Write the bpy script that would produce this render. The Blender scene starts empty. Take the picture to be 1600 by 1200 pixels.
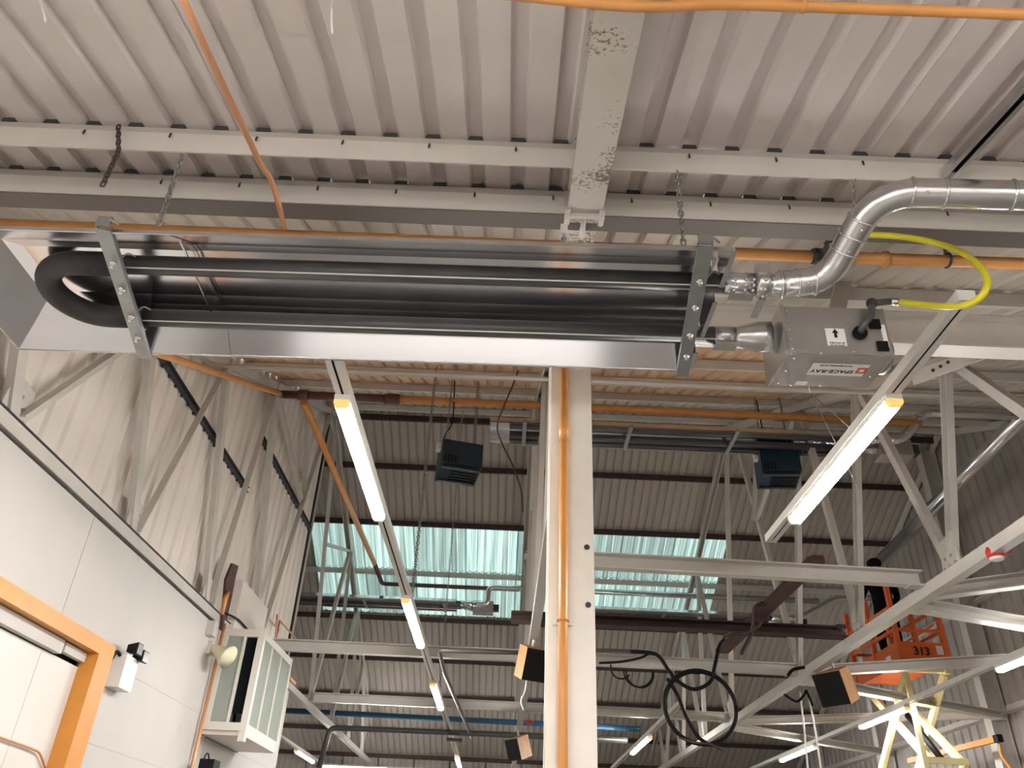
import bpy, bmesh, math, random
from mathutils import Vector, Matrix
random.seed(7)
C = bpy.context.scene.collection
SC = bpy.context.scene
PI = math.pi

# ------------------------------------------------------------------ camera
FPX, PITCH, ROLL, YAW, EYE = 1237.7, math.radians(32.028), math.radians(2.598), math.radians(0.393), 1.6
cp, sp, cr, sr = math.cos(PITCH), math.sin(PITCH), math.cos(ROLL), math.sin(ROLL)
_f = Vector((0, cp, sp)); _u = Vector((0, -sp, cp)); _x = Vector((1, 0, 0))
_x2 = cr*_x + sr*_u; _u2 = -sr*_x + cr*_u
_yaw = Matrix.Rotation(YAW, 3, 'Z')
CR, CU, CF = _yaw @ _x2, _yaw @ _u2, _yaw @ _f
cam = bpy.data.objects.new('camera', bpy.data.cameras.new('camera'))
cam.data.sensor_width = 36.0
cam.data.lens = FPX/1600*36
cam.data.clip_start = 0.02
cam.matrix_world = Matrix(((CR.x, CU.x, -CF.x, 0), (CR.y, CU.y, -CF.y, 0), (CR.z, CU.z, -CF.z, EYE), (0, 0, 0, 1)))
C.objects.link(cam); SC.camera = cam

def at(px, py, ax, v):
    """survey helper: world point seen at a photo pixel, on the plane ax = v"""
    d = CR*((px-800)/FPX) + CU*((600-py)/FPX) + CF
    i = 'XYZ'.index(ax)
    o = EYE if ax == 'Z' else 0
    k = (v-o)/d[i]
    p = d*k
    return Vector((p.x, p.y, p.z+EYE))

# ------------------------------------------------------------------ world, light, exposure
SC.view_settings.view_transform = 'Standard'
SC.view_settings.look = 'None'
SC.view_settings.gamma = 1.0
SC.view_settings.use_curve_mapping = False
SC.view_settings.exposure = 2.85
LAMP = 23.0            # radiance of the batten diffusers
w = bpy.data.worlds.new('World'); SC.world = w; w.use_nodes = True
wb = w.node_tree.nodes['Background']
wb.inputs[0].default_value = (0.86, 0.97, 0.96, 1); wb.inputs[1].default_value = .39
SC.cycles.use_denoising = True
SC.cycles.max_bounces = 8

# ------------------------------------------------------------------ materials
def new_mat(name):
    m = bpy.data.materials.new(name); m.use_nodes = True
    return m, m.node_tree.nodes, m.node_tree.links, m.node_tree.nodes['Principled BSDF']

def mat(name, col, rough=0.6, metal=0.0, var=0.0, scale=3.0, bump=0.0, spec=0.5, dirt=None, dirt_amt=0.5, stretch=(1, 1, 1)):
    m, n, l, b = new_mat(name)
    b.inputs['Base Color'].default_value = (*col, 1); b.inputs['Roughness'].default_value = rough
    b.inputs['Metallic'].default_value = metal; b.inputs['Specular IOR Level'].default_value = spec
    if var or bump or dirt:
        tc = n.new('ShaderNodeTexCoord'); mp = n.new('ShaderNodeMapping'); l.new(tc.outputs['Object'], mp.inputs[0])
        mp.inputs['Scale'].default_value = stretch
        no = n.new('ShaderNodeTexNoise'); no.inputs['Scale'].default_value = scale; no.inputs['Detail'].default_value = 5
        l.new(mp.outputs[0], no.inputs[0])
        r = n.new('ShaderNodeValToRGB')
        r.color_ramp.elements[0].position = 0.3; r.color_ramp.elements[1].position = 0.7
        r.color_ramp.elements[0].color = (*[c*(1-var) for c in col], 1)
        r.color_ramp.elements[1].color = (*[min(1, c*(1+var)) for c in col], 1)
        l.new(no.outputs[0], r.inputs[0])
        out = r.outputs[0]
        if dirt:
            n2 = n.new('ShaderNodeTexNoise'); n2.inputs['Scale'].default_value = scale*16; n2.inputs['Detail'].default_value = 8
            n2.inputs['Roughness'].default_value = 0.7
            l.new(mp.outputs[0], n2.inputs[0])
            mul = n.new('ShaderNodeMath'); mul.operation = 'MULTIPLY'; l.new(n2.outputs[0], mul.inputs[0]); l.new(no.outputs[0], mul.inputs[1])
            r2 = n.new('ShaderNodeValToRGB'); r2.color_ramp.elements[0].position = 0.40-0.06*dirt_amt; r2.color_ramp.elements[1].position = 0.44-0.06*dirt_amt
            l.new(mul.outputs[0], r2.inputs[0])
            mx = n.new('ShaderNodeMixRGB'); l.new(r2.outputs[0], mx.inputs[0]); l.new(out, mx.inputs[1]); mx.inputs[2].default_value = (*dirt, 1)
            out = mx.outputs[0]
        l.new(out, b.inputs['Base Color'])
        if bump:
            bp = n.new('ShaderNodeBump'); bp.inputs['Strength'].default_value = bump; bp.inputs['Distance'].default_value = 0.01
            l.new(no.outputs[0], bp.inputs['Height']); l.new(bp.outputs[0], b.inputs['Normal'])
    return m

def emit(name, col, s):
    m, n, l, b = new_mat(name)
    b.inputs['Base Color'].default_value = (*col, 1)
    b.inputs['Emission Color'].default_value = (*col, 1); b.inputs['Emission Strength'].default_value = s
    return m

M = dict(
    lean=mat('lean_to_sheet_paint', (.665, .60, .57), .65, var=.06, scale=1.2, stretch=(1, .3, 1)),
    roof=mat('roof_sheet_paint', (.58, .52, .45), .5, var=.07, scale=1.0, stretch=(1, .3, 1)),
    tan=mat('tan_sheet', (.70, .47, .29), .55, var=.16, scale=1.6, stretch=(1, .4, 1)),  # tan base tone for part of the near slope's sheets
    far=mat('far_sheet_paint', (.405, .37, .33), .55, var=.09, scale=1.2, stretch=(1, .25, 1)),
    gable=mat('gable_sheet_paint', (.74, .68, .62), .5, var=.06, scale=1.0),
    steel=mat('white_steel_paint', (.61, .582, .54), .38, var=.05, scale=4),
    chipped=mat('chipped_white_paint', (.60, .56, .51), .45, var=.06, scale=3.2, dirt=(.20, .16, .12), dirt_amt=1.7),
    column=mat('column_cream_paint', (.80, .765, .70), .35, var=.03, scale=9, bump=.25),
    truss=mat('truss_grey_white', (.53, .505, .465), .42, var=.06, scale=5),
    wall=mat('painted_panel_wall', (.56, .54, .51), .7, var=.03, scale=1.5, dirt=(.45, .42, .33), dirt_amt=-.05),
    door=mat('door_panel_paint', (.74, .71, .67), .7, var=.03, scale=2),
    dark=mat('dark_steel', (.035, .035, .042), .5),
    rust=mat('red_brown_steel', (.045, .022, .02), .6, var=.25, scale=9),
    maroon=mat('oxide_red_steel', (.085, .036, .032), .6, var=.25, scale=9),
    orange=mat('orange_pipe_paint', (.66, .30, .09), .35, var=.08, scale=6),
    orangedoor=mat('orange_frame_paint', (.64, .265, .04), .42, var=.07, scale=3, dirt=(.35, .33, .30), dirt_amt=-.1),
    liftorange=mat('lift_orange_paint', (.78, .15, .03), .45, var=.1, scale=5),
    cream=mat('lift_cream_paint', (.80, .70, .38), .45, var=.06, scale=4),
    brownpipe=mat('brown_pipe_paint', (.10, .035, .03), .45),
    copper=mat('copper_pipe', (.66, .33, .17), .4, metal=.4),
    galv=mat('galvanised_steel', (.60, .60, .60), .27, metal=1, var=.10, scale=9),
    duct=mat('spiral_duct_zinc', (.70, .71, .73), .22, metal=1, var=.05, scale=14),
    boxm=mat('burner_box_zinc', (.48, .47, .46), .40, metal=.85, var=.08, scale=5),
    alu=mat('reflector_aluminium', (.72, .72, .75), .17, metal=1, var=.04, scale=2.5, stretch=(.2, 3, 3)),
    tube=mat('black_heat_tube', (.062, .060, .064), .36, var=.12, scale=7),
    bend=mat('black_return_bend', (.036, .032, .036), .6, var=.25, scale=7),
    chain=mat('steel_chain', (.34, .33, .32), .45, metal=.8),
    rustchain=mat('brown_chain', (.06, .04, .03), .7),
    black=mat('black_plastic', (.006, .006, .007), .6, spec=.2),
    navy=mat('navy_cloth', (.007, .008, .012), .9, spec=.1),
    blueheater=mat('blue_heater_paint', (.007, .026, .046), .4, var=.1, scale=4),
    bluepipe=mat('blue_pipe_paint', (.03, .13, .26), .4),
    greypipe=mat('grey_conduit', (.12, .12, .12), .4, metal=.5),
    yellow=mat('yellow_gas_hose', (.70, .64, .03), .3),
    white=mat('white_plastic', (.80, .79, .76), .4),
    sticker=mat('white_sticker', (.84, .84, .82), .5),
    cardred=mat('logo_red', (.62, .10, .05), .5),
    ink=mat('black_ink', (.01, .01, .01), .6),
    red=mat('red_sounder_plastic', (.65, .03, .03), .35),
    wood=mat('speaker_ply', (.55, .30, .14), .55, var=.12, scale=8),
    horn=mat('ivory_horn_plastic', (.72, .68, .48), .45),
    seam=mat('bright_weld_seam', (.62, .61, .58), .35, metal=.5),
    hang=mat('hanger_zinc', (.34, .36, .36), .38, metal=.8, var=.12, scale=12),
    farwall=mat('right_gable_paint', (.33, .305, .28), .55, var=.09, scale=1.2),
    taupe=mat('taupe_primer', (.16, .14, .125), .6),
    skin=mat('skin', (.55, .34, .25), .6),
    frame=mat('window_frame_paint', (.72, .70, .63), .45),
    concrete=mat('concrete_floor', (.16, .148, .132), .5, var=.12, scale=.8),
    soot=mat('foam_filler', (.075, .07, .07), .9),
    lamp=emit('led_diffuser', (1, .96, .915), LAMP),
    lampcap=emit('led_end_glow', (1, .50, .16), .12),
    lampbody=mat('batten_body_white', (.74, .73, .70), .4),
    trunk=mat('trunking_white', (.66, .64, .60), .4),
)
# dirty translucent roof-light sheet
m, n, l, b = new_mat('roof_light_grp'); M['grp'] = m
n.remove(b)
tr = n.new('ShaderNodeBsdfTranslucent'); df = n.new('ShaderNodeBsdfDiffuse'); mix = n.new('ShaderNodeMixShader'); mix.inputs[0].default_value = .3
tc = n.new('ShaderNodeTexCoord'); mp = n.new('ShaderNodeMapping'); mp.inputs['Scale'].default_value = (15, .22, 5)
no = n.new('ShaderNodeTexNoise'); no.inputs['Scale'].default_value = 1.6; no.inputs['Detail'].default_value = 8
rp = n.new('ShaderNodeValToRGB'); rp.color_ramp.elements[0].position = .30; rp.color_ramp.elements[0].color = (.46, .50, .46, 1)
rp.color_ramp.elements[1].position = .62; rp.color_ramp.elements[1].color = (.80, .90, .89, 1)
l.new(tc.outputs['Object'], mp.inputs[0]); l.new(mp.outputs[0], no.inputs[0]); l.new(no.outputs[0], rp.inputs[0])
oi = n.new('ShaderNodeObjectInfo'); hs = n.new('ShaderNodeHueSaturation'); mr = n.new('ShaderNodeMapRange')
mr.inputs[3].default_value = .72; mr.inputs[4].default_value = 1.12; l.new(oi.outputs['Random'], mr.inputs[0]); l.new(mr.outputs[0], hs.inputs['Value']); l.new(rp.outputs[0], hs.inputs['Color'])
l.new(hs.outputs[0], tr.inputs[0]); l.new(hs.outputs[0], df.inputs[0])
l.new(tr.outputs[0], mix.inputs[1]); l.new(df.outputs[0], mix.inputs[2]); l.new(mix.outputs[0], n['Material Output'].inputs[0])
# glass
m, n, l, b = new_mat('pane_glass'); M['glass'] = m
b.inputs['Base Color'].default_value = (.50, .56, .50, 1); b.inputs['Roughness'].default_value = .12
b.inputs['Transmission Weight'].default_value = .35; b.inputs['IOR'].default_value = 1.1

# ------------------------------------------------------------------ mesh helpers
def V(*a): return Vector(a)
def basis(d, up=None):
    d = d.normalized()
    up = Vector(up) if up is not None else Vector((0, 0, 1))
    if abs(d.dot(up)) > .98: up = Vector((0, 1, 0)) if abs(d.y) < .9 else Vector((1, 0, 0))
    s = d.cross(up).normalized(); u = s.cross(d).normalized()
    return d, s, u

def studs(name, m, par, pts, r):
    me = MB().sphere((0, 0, 0), r, 7, 5).mesh(name, m)
    for p in pts: inst(me, name, Matrix.Translation(p), par)
class MB:
    def __init__(s): s.v = []; s.f = []; s.smooth = []
    def quadify(s, rings, closed=True, cap=True, smooth=False):
        b0 = len(s.v); n = len(rings[0])
        for r in rings: s.v += [tuple(p) for p in r]
        for i in range(len(rings)-1):
            for j in range(n if closed else n-1):
                a = b0+i*n+j; c = b0+i*n+(j+1) % n
                s.f.append((a, c, c+n, a+n)); s.smooth.append(smooth)
        if cap and closed:
            s.f.append(tuple(range(b0+n-1, b0-1, -1))); s.smooth.append(False)
            e = b0+(len(rings)-1)*n
            s.f.append(tuple(range(e, e+n))); s.smooth.append(False)
        return s
    def box(s, c, d, rz=0):
        x, y, z = d[0]/2, d[1]/2, d[2]/2
        R = Matrix.Rotation(rz, 3, 'Z'); c = Vector(c)
        lo = [c+R @ Vector(q) for q in ((-x, -y, -z), (x, -y, -z), (x, y, -z), (-x, y, -z))]
        hi = [p+Vector((0, 0, 2*z)) for p in lo]
        return s.quadify([lo, hi])
    def bar(s, p, q, w, h, up=None, off=(0, 0)):
        p, q = Vector(p), Vector(q); d, a, u = basis(q-p, up)
        r = [p+a*(off[0]+i*w/2)+u*(off[1]+j*h/2) for i, j in ((-1, -1), (1, -1), (1, 1), (-1, 1))]
        return s.quadify([r, [k+(q-p) for k in r]])
    def extr(s, prof, p, q, up=None):
        p, q = Vector(p), Vector(q); d, a, u = basis(q-p, up)
        r = [p+a*i+u*j for i, j in prof]
        return s.quadify([r, [k+(q-p) for k in r]])
    def tube(s, pts, r, n=10, cap=True):
        pts = [Vector(p) for p in pts]; rings = []
        prev = None
        for i, p in enumerate(pts):
            t = (pts[min(i+1, len(pts)-1)]-pts[max(i-1, 0)]).normalized()
            if prev is None: d, a, u = basis(t)
            else:
                a = prev-t*prev.dot(t); a.normalize(); u = a.cross(t)
            prev = a
            rr = r[i] if isinstance(r, (list, tuple)) else r
            rings.append([p+a*rr*math.cos(2*PI*k/n)+u*rr*math.sin(2*PI*k/n) for k in range(n)])
        return s.quadify(rings, cap=cap, smooth=True)
    def poly(s, pts, dirv):
        pts = [Vector(p) for p in pts]; dv = Vector(dirv)
        return s.quadify([pts, [p+dv for p in pts]])
    def sphere(s, c, r, n=10, m=7, sc=(1, 1, 1)):
        c = Vector(c); rings = []
        for i in range(m+1):
            t = PI*i/m; rr = max(.02, math.sin(t))
            rings.append([c+Vector((r*rr*math.cos(2*PI*k/n)*sc[0], r*rr*math.sin(2*PI*k/n)*sc[1], -r*math.cos(t)*sc[2])) for k in range(n)])
        return s.quadify(rings, smooth=True)
    def torus(s, c, R, r, ax1, ax2, a0=0, a1=2*PI, n=24, m=8):
        c, ax1, ax2 = Vector(c), Vector(ax1).normalized(), Vector(ax2).normalized()
        nz = ax1.cross(ax2); rings = []
        for i in range(n+1):
            t = a0+(a1-a0)*i/n; e = ax1*math.cos(t)+ax2*math.sin(t)
            rings.append([c+e*(R+r*math.cos(2*PI*k/m))+nz*r*math.sin(2*PI*k/m) for k in range(m)])
        return s.quadify(rings, cap=abs(a1-a0) < 6.28, smooth=True)
    def mesh(s, name, m):
        me = bpy.data.meshes.new(name); me.from_pydata(s.v, [], s.f)
        me.polygons.foreach_set('use_smooth', s.smooth)
        bm = bmesh.new(); bm.from_mesh(me); bmesh.ops.recalc_face_normals(bm, faces=bm.faces); bm.to_mesh(me); bm.free()
        me.materials.append(M[m]); me.update()
        return me
    def build(s, name, m, parent=None, **kw):
        o = bpy.data.objects.new(name, s.mesh(name, m)); C.objects.link(o)
        if parent is not None:
            o.parent = parent
            o.matrix_parent_inverse = wm(parent).inverted()
        return tag(o, **kw)

def wm(o):
    m = o.matrix_basis.copy()
    if o.parent is not None: return wm(o.parent) @ o.matrix_parent_inverse @ m
    return m
def tag(o, label=None, cat=None, group=None, kind=None):
    if label: o['label'] = label
    if cat: o['category'] = cat
    if group: o['group'] = group
    if kind: o['kind'] = kind
    return o
def thing(name, loc, label=None, cat=None, group=None, kind=None, rz=0):
    o = bpy.data.objects.new(name, None); C.objects.link(o); o.empty_display_size = .1
    o.location = loc; o.rotation_euler = (0, 0, rz)
    return tag(o, label, cat, group, kind)
def inst(src, name, M4, parent=None):
    o = bpy.data.objects.new(name, src); C.objects.link(o)
    if parent is not None:
        o.parent = parent; o.matrix_parent_inverse = wm(parent).inverted()
    o.matrix_basis = M4
    return o
def arc(c, r, e1, e2, a0, a1, n=10):
    c, e1, e2 = Vector(c), Vector(e1), Vector(e2)
    return [c+e1*r*math.cos(a0+(a1-a0)*i/n)+e2*r*math.sin(a0+(a1-a0)*i/n) for i in range(n+1)]
def rounded(pts, r, n=7):
    """polyline with filleted corners"""
    pts = [Vector(p) for p in pts]; out = [pts[0]]
    for a, b, c in zip(pts, pts[1:], pts[2:]):
        d1 = (a-b).normalized(); d2 = (c-b).normalized(); k = min(r, (a-b).length*.49, (c-b).length*.49)
        for i in range(n+1):
            t = i/n
            out.append((b+d1*k)*(1-t)**2+b*2*t*(1-t)+(b+d2*k)*t*t)
    out.append(pts[-1]); return out
def spline(P, n=8):
    P = [Vector(p) for p in P]; Q = [P[0]*2-P[1]]+P+[P[-1]*2-P[-2]]; out = []
    for i in range(1, len(Q)-2):
        a, b, c, d = Q[i-1:i+3]
        for k in range(n):
            t = k/n
            out.append(.5*((2*b)+(c-a)*t+(2*a-5*b+4*c-d)*t*t+(3*b-a-3*c+d)*t**3))
    out.append(P[-1]); return out

# roof geometry
T24 = math.tan(math.radians(24)); T13 = math.tan(math.radians(13))
YR, YE, YF = 13.0, 3.0, 23.7
def z_lean(y): return 4.595+T13*(y-2.6)
def z_main(y): return 4.687+T24*(y-3.0)
ZR = z_main(YR)
def z_far(y): return ZR-T24*(y-YR)
def zroof(y): return z_main(y) if y <= YR else z_far(y)

# ------------------------------------------------------------------ roof sheets
def sheet_mesh(name, m, n, pitch, pan, h, length, side):
    """trapezoidal profile, n ribs wide (x), 'length' long (y); ribs stand up away from the room"""
    b = MB(); rib = pitch-pan; pr = []
    for i in range(n):
        x = i*pitch
        pr += [(x, 0), (x+pan, 0), (x+pan+side, h), (x+pitch-side, h)]
    pr.append((n*pitch, 0)); pr.append((n*pitch+pan*.35, 0))
    lo = [Vector((x, 0, z)) for x, z in pr]; hi = [Vector((x, length, z)) for x, z in pr]
    th = Vector((0, 0, .004))
    b.quadify([lo, hi], closed=False)
    b.quadify([[p+th for p in hi], [p+th for p in lo]], closed=False)
    return b.mesh(name, m)
def lay(ceil, m, x0, x1, ya, yb, zf, n, pitch, pan, h, side, skip=None, lap=.12, name='roof_sheet'):
    za, zb = zf(ya), zf(yb); L = math.hypot(yb-ya, zb-za); ang = math.atan2(zb-za, yb-ya)
    me = sheet_mesh(name, m, n, pitch, pan, h, L+lap, side)
    x = x0; k = 0
    while x < x1-.01:
        if not (skip and skip(x+n*pitch/2)):
            Mx = Matrix.Translation((x, ya, za+.006+(.005 if k % 2 else 0))) @ Matrix.Rotation(ang, 4, 'X')
            inst(me, name, Mx, ceil)
        x += n*pitch; k += 1

# lean-to roof over the camera
lean = thing('ceiling', (0, 0, 4), kind='structure')
P1 = .205; X0 = -.454-P1*20+.045
lay(lean, 'lean', X0, 8.3, -3.2, 1.86, z_lean, 5, P1, P1-.082, .036, .014)
lay(lean, 'lean', X0, 8.3, 1.86, 3.02, lambda y: z_lean(y)+.006, 5, P1, P1-.082, .036, .014, lap=.03)
# near slope of the main roof
main = thing('ceiling', (0, 8, 6), kind='structure')
P2 = .1875
lay(main, 'roof', -3.56, 8.0, 3.02, 5.95, z_main, 5, P2, P2-.062, .032, .014)
lay(main, 'roof', -3.56, 8.0, 5.95, 7.35, z_main, 5, P2, P2-.062, .032, .014, skip=lambda x: x < 3.9)
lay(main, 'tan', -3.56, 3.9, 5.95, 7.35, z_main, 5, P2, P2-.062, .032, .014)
lay(main, 'roof', -3.56, 8.0, 7.35, 13.0, z_main, 5, P2, P2-.062, .032, .014, skip=lambda x: x < 3.9, lap=.02)
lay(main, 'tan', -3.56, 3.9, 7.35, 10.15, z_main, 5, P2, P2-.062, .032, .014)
lay(main, 'roof', -3.56, 3.9, 10.15, 13.0, z_main, 5, P2, P2-.062, .032, .014, lap=.02)
# far slope, with the strip of roof lights
far = thing('ceiling', (0, 18, 6), kind='structure')
P3 = .1625
SK0, SK1 = -4.3, 4.6
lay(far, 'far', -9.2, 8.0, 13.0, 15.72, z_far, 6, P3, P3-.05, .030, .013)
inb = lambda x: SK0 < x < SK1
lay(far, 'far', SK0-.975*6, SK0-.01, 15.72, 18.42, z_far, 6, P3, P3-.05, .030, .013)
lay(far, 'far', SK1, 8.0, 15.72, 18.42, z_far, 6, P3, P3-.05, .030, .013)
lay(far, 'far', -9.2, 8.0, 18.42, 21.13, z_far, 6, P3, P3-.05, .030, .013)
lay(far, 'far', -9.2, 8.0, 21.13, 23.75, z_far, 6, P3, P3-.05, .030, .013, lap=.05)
sky = thing('window_1', (0, 17, 5), kind='structure')
wS = (SK1-SK0)/8
for (ya, yb) in ((15.72, 17.08), (17.08, 18.46)):
    lay(sky, 'grp', SK0, SK1-.05, ya, yb, lambda y: z_far(y)+.004, 8, wS/8, wS/8*.5, .034, .02, name='skylight_sheet', lap=.03)
# ridge cap
MB().poly([(-9.2, 12.6, z_main(12.6)+.06), (-9.2, 13, ZR+.07), (-9.2, 13.4, z_far(13.4)+.06), (-9.2, 13, ZR+.09)], (17.3, 0, 0)).build('ridge_cap', 'far', main)

# purlins: Z sections, parts of the roof they carry
def purlin(ceil, x0, x1, y, zt, slope, m='steel', d=.15, fl=.07, lip=.05, lean_=.035, name='purlin'):
    t = .006
    o = -.014 if d < .145 and m == 'steel' else 0
    pr = [(0, 0), (o, -lip), (lean_, -d), (lean_+fl, -d), (lean_+fl, -d+.008), (lean_+t, -d+.008), (t+.004+o, -lip), (t+.004, -t), (.05, -t), (.05, 0)]
    b = MB(); ca, sa = math.cos(slope), math.sin(slope)
    r = [Vector((x0, y+a, zt+b_+math.tan(slope)*max(a, 0)*.0)) for a, b_ in pr]
    b.quadify([r, [p+Vector((x1-x0, 0, 0)) for p in r]])
    return b.build(name, m, ceil)
for (x0, x1) in ((-4.2, .235), (.41, 8.2)):
    purlin(lean, x0, x1, 2.6, z_lean(2.6)-.002, .22, lip=.05, d=.135, lean_=.02, fl=.008)
    purlin(lean, x0, x1, 2.995, z_lean(2.995)-.002, .22, lip=.055, d=.14, lean_=.02, fl=.008)
    purlin(lean, x0, x1, 1.0, z_lean(1.0)-.002, .22, lip=.055, d=.14, lean_=.02, fl=.008)
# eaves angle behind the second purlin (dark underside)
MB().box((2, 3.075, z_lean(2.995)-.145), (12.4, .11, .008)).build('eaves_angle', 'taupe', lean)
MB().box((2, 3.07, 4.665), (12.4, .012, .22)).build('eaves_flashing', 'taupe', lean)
# clips sticking out of the purlins
me = MB().tube([(0, 0, 0), (0, -.012, -.03), (0, -.012, -.045)], .005, 6).mesh('sheet_hook', 'dark')
for y, x00 in ((2.6, -2.1), (2.995, -1.9)):
    for k in range(16):
        x = x00+k*.41*(1 if y < 2.8 else 1.0)
        if .18 < x < .46: continue
        inst(me, 'sheet_hook', Matrix.Translation((x, y-.003, z_lean(y)-.035)), lean)
PY = [4.43, 5.9, 7.3, 8.7, 10.1, 11.5, 12.85]
for i, y in enumerate(PY):
    purlin(main, -3.56, 8.0, y, z_main(y)-.004, .42, m='steel', d=.115, fl=.03, lip=.02, lean_=.01)
for y in (13.15, 14.25, 15.66, 17.03, 18.42, 19.78, 21.13, 22.5, 23.6):
    purlin(far, -9.2, 8.0, y, z_far(y)-.02-.03, -.42, m='rust' if y not in (17.03,) else 'truss', d=.10, fl=.05, lip=.03, lean_=.02)
# dark foam fillers in the rib ends over the purlins
me = MB().poly([(-.036, 0, .001), (.036, 0, .001), (.03, 0, .024), (-.03, 0, .024)], (0, .03, 0)).mesh('foam_filler', 'soot')
for y in (2.6, 2.995):
    k = 0; x = X0+P1-.041
    while x < 6.6:
        if x > -3.6: inst(me, 'foam_filler', Matrix.Translation((x, y+.004, z_lean(y)+.008)), lean)
        x += P1

# ------------------------------------------------------------------ floor and walls
MB().box((0, 10, -.05), (22, 30, .1)).build('floor', 'concrete', kind='structure')
XL = -3.40
wl = thing('wall_left', (XL, 5, 0), kind='structure')
def panel(y0, y1, z0, z1, x=XL, th=.12, m='wall', name='wall_panel', parent=wl):
    return MB().box((x-th/2, (y0+y1)/2, (z0+z1)/2), (th, y1-y0-.008, z1-z0-.002)).build(name, m, parent)
DY0, DY1, DZ = 3.6, 6.72, 3.045
JY = 6.12
for a, b_ in ((-3.2, 0.4), (.4, 3.6)):
    panel(a, b_, 0, 4.0)
panel(3.6, JY, DZ, 4.0); panel(JY, 9.9, DZ, 4.0)
panel(6.8, 9.9, 2.42, DZ); panel(6.8, 9.9, 1.2, 2.42); panel(6.8, 9.9, 0, 1.2)
panel(9.9, 13.3, 0, 2.85); panel(11.25, 13.3, 2.85, 4.0)
panel(9.9, 11.25, 3.98, 4.0)
MB().box((XL-.17, 5, 2.05), (.06, 16.4, 4.14)).build('wall_backing', 'dark', wl)
# gable sheeting above
def gable_sheet(x, y0, y1, zb, zf, pitch, h, flip, m='gable', name='gable_sheet', parent=None):
    b = MB(); n = round((y1-y0)/pitch); pr = []
    for i in range(n):
        y = y0+i*pitch
        pr += [(y, 0), (y+pitch*.62, 0), (y+pitch*.70, h), (y+pitch*.92, h)]
    pr.append((y0+n*pitch, 0)); s = -1 if flip else 1
    lo = [Vector((x+s*o, y, zb)) for y, o in pr]; hi = [Vector((x+s*o, y, zf(y))) for y, o in pr]
    b.quadify([lo, hi], closed=False)
    sh = Vector((s*.004, 0, 0)); b.quadify([[p+sh for p in hi], [p+sh for p in lo]], closed=False)
    return b.build(name, m, parent)
gp = .275
y = -3.2
while y < 13.2:
    y1 = min(y+gp*5, 13.3)
    zf = lambda yy: (z_lean(yy) if yy < 3.02 else z_main(min(yy, 13)))+.03
    gable_sheet(-3.55+(0.003 if int(y*10) % 2 else 0), y, y1, 4.125, zf, gp, .03, True, parent=wl)
    y += gp*5
for z in (3.992, 4.122): MB().box((XL-.012+(.03 if z > 4.1 else 0), 6.6, z), (.03, 6.6, .010)).build('shadow_gap_strip', 'dark', wl)  # thin dark strips standing in for the shadow gaps along the chord
# sheeting rails on the gable, dark channels
for (y0, y1, z) in ((6.0, 9.75, 5.82), (9.8, 13.25, 6.66)):
    MB().extr([(0, 0), (.05, 0), (.05, .012), (.012, .012), (.012, .068), (.05, .068), (.05, .08), (0, .08)], (-3.548, y0, z), (-3.548, y1, z)).build('sheeting_rail', 'dark', wl)
    b = MB()
    k = y0+.1
    while k < y1: b.box((-3.535, k, z-.01), (.03, .03, .025)); k += .19
    b.build('rail_clip', 'dark', wl)['kind'] = 'stuff'
# corner post where the gable ends
MB().bar((-3.56, 13.3, 0), (-3.56, 13.3, 9.1), .07, .09, up=(0, 1, 0)).build('corner_post', 'dark', wl)
MB().bar((-3.50, 13.24, 0), (-3.50, 13.24, 9.05), .025, .03, up=(0, 1, 0)).build('corner_trim', 'truss', wl)
# right gable wall
XR = 8.05
wr = thing('wall_right', (XR, 10, 0), kind='structure')
y = 2.0
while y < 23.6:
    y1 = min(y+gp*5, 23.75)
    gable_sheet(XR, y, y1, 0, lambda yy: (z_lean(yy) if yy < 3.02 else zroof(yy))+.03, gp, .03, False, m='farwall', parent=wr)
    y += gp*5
for z, y0, y1 in ((4.14, 3, 23.6), (5.9, 8, 18), (3.3, 9.3, 23.6), (2.0, 9, 23.6)):
    MB().extr([(0, 0), (-.16, 0), (-.16, .012), (-.012, .012), (-.012, .13), (0, .13)], (XR-.001, y0, z), (XR-.001, y1, z)).build('sheeting_rail', 'steel' if z == 4.14 else 'truss', wr)
def ibeam_prof(w, h, tf, tw):
    return [(-w/2, -h/2), (w/2, -h/2), (w/2, -h/2+tf), (tw/2, -h/2+tf), (tw/2, h/2-tf), (w/2, h/2-tf), (w/2, h/2), (-w/2, h/2), (-w/2, h/2-tf), (-tw/2, h/2-tf), (-tw/2, -h/2+tf), (-w/2, -h/2+tf)]
for i, (y, zt) in enumerate(((9.2, 7.3), (13.45, 8.9), (17.7, 7.0), (21.6, 5.2))):
    MB().extr(ibeam_prof(.20, .28, .02, .02), (XR-.17, y, 0), (XR-.17, y, zt), up=(-1, 0, 0)).build('gable_post', 'truss', wr)
# far rake angle bolted along the top of the right gable
MB().bar((XR-.08, 13, ZR-.12), (XR-.08, 23.6, z_far(23.6)-.12), .05, .12).build('rake_angle', 'truss', wr)
MB().bar((XR-.08, 4, z_main(4)-.12), (XR-.08, 13, ZR-.12), .05, .12).build('rake_angle', 'truss', wr)
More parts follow.
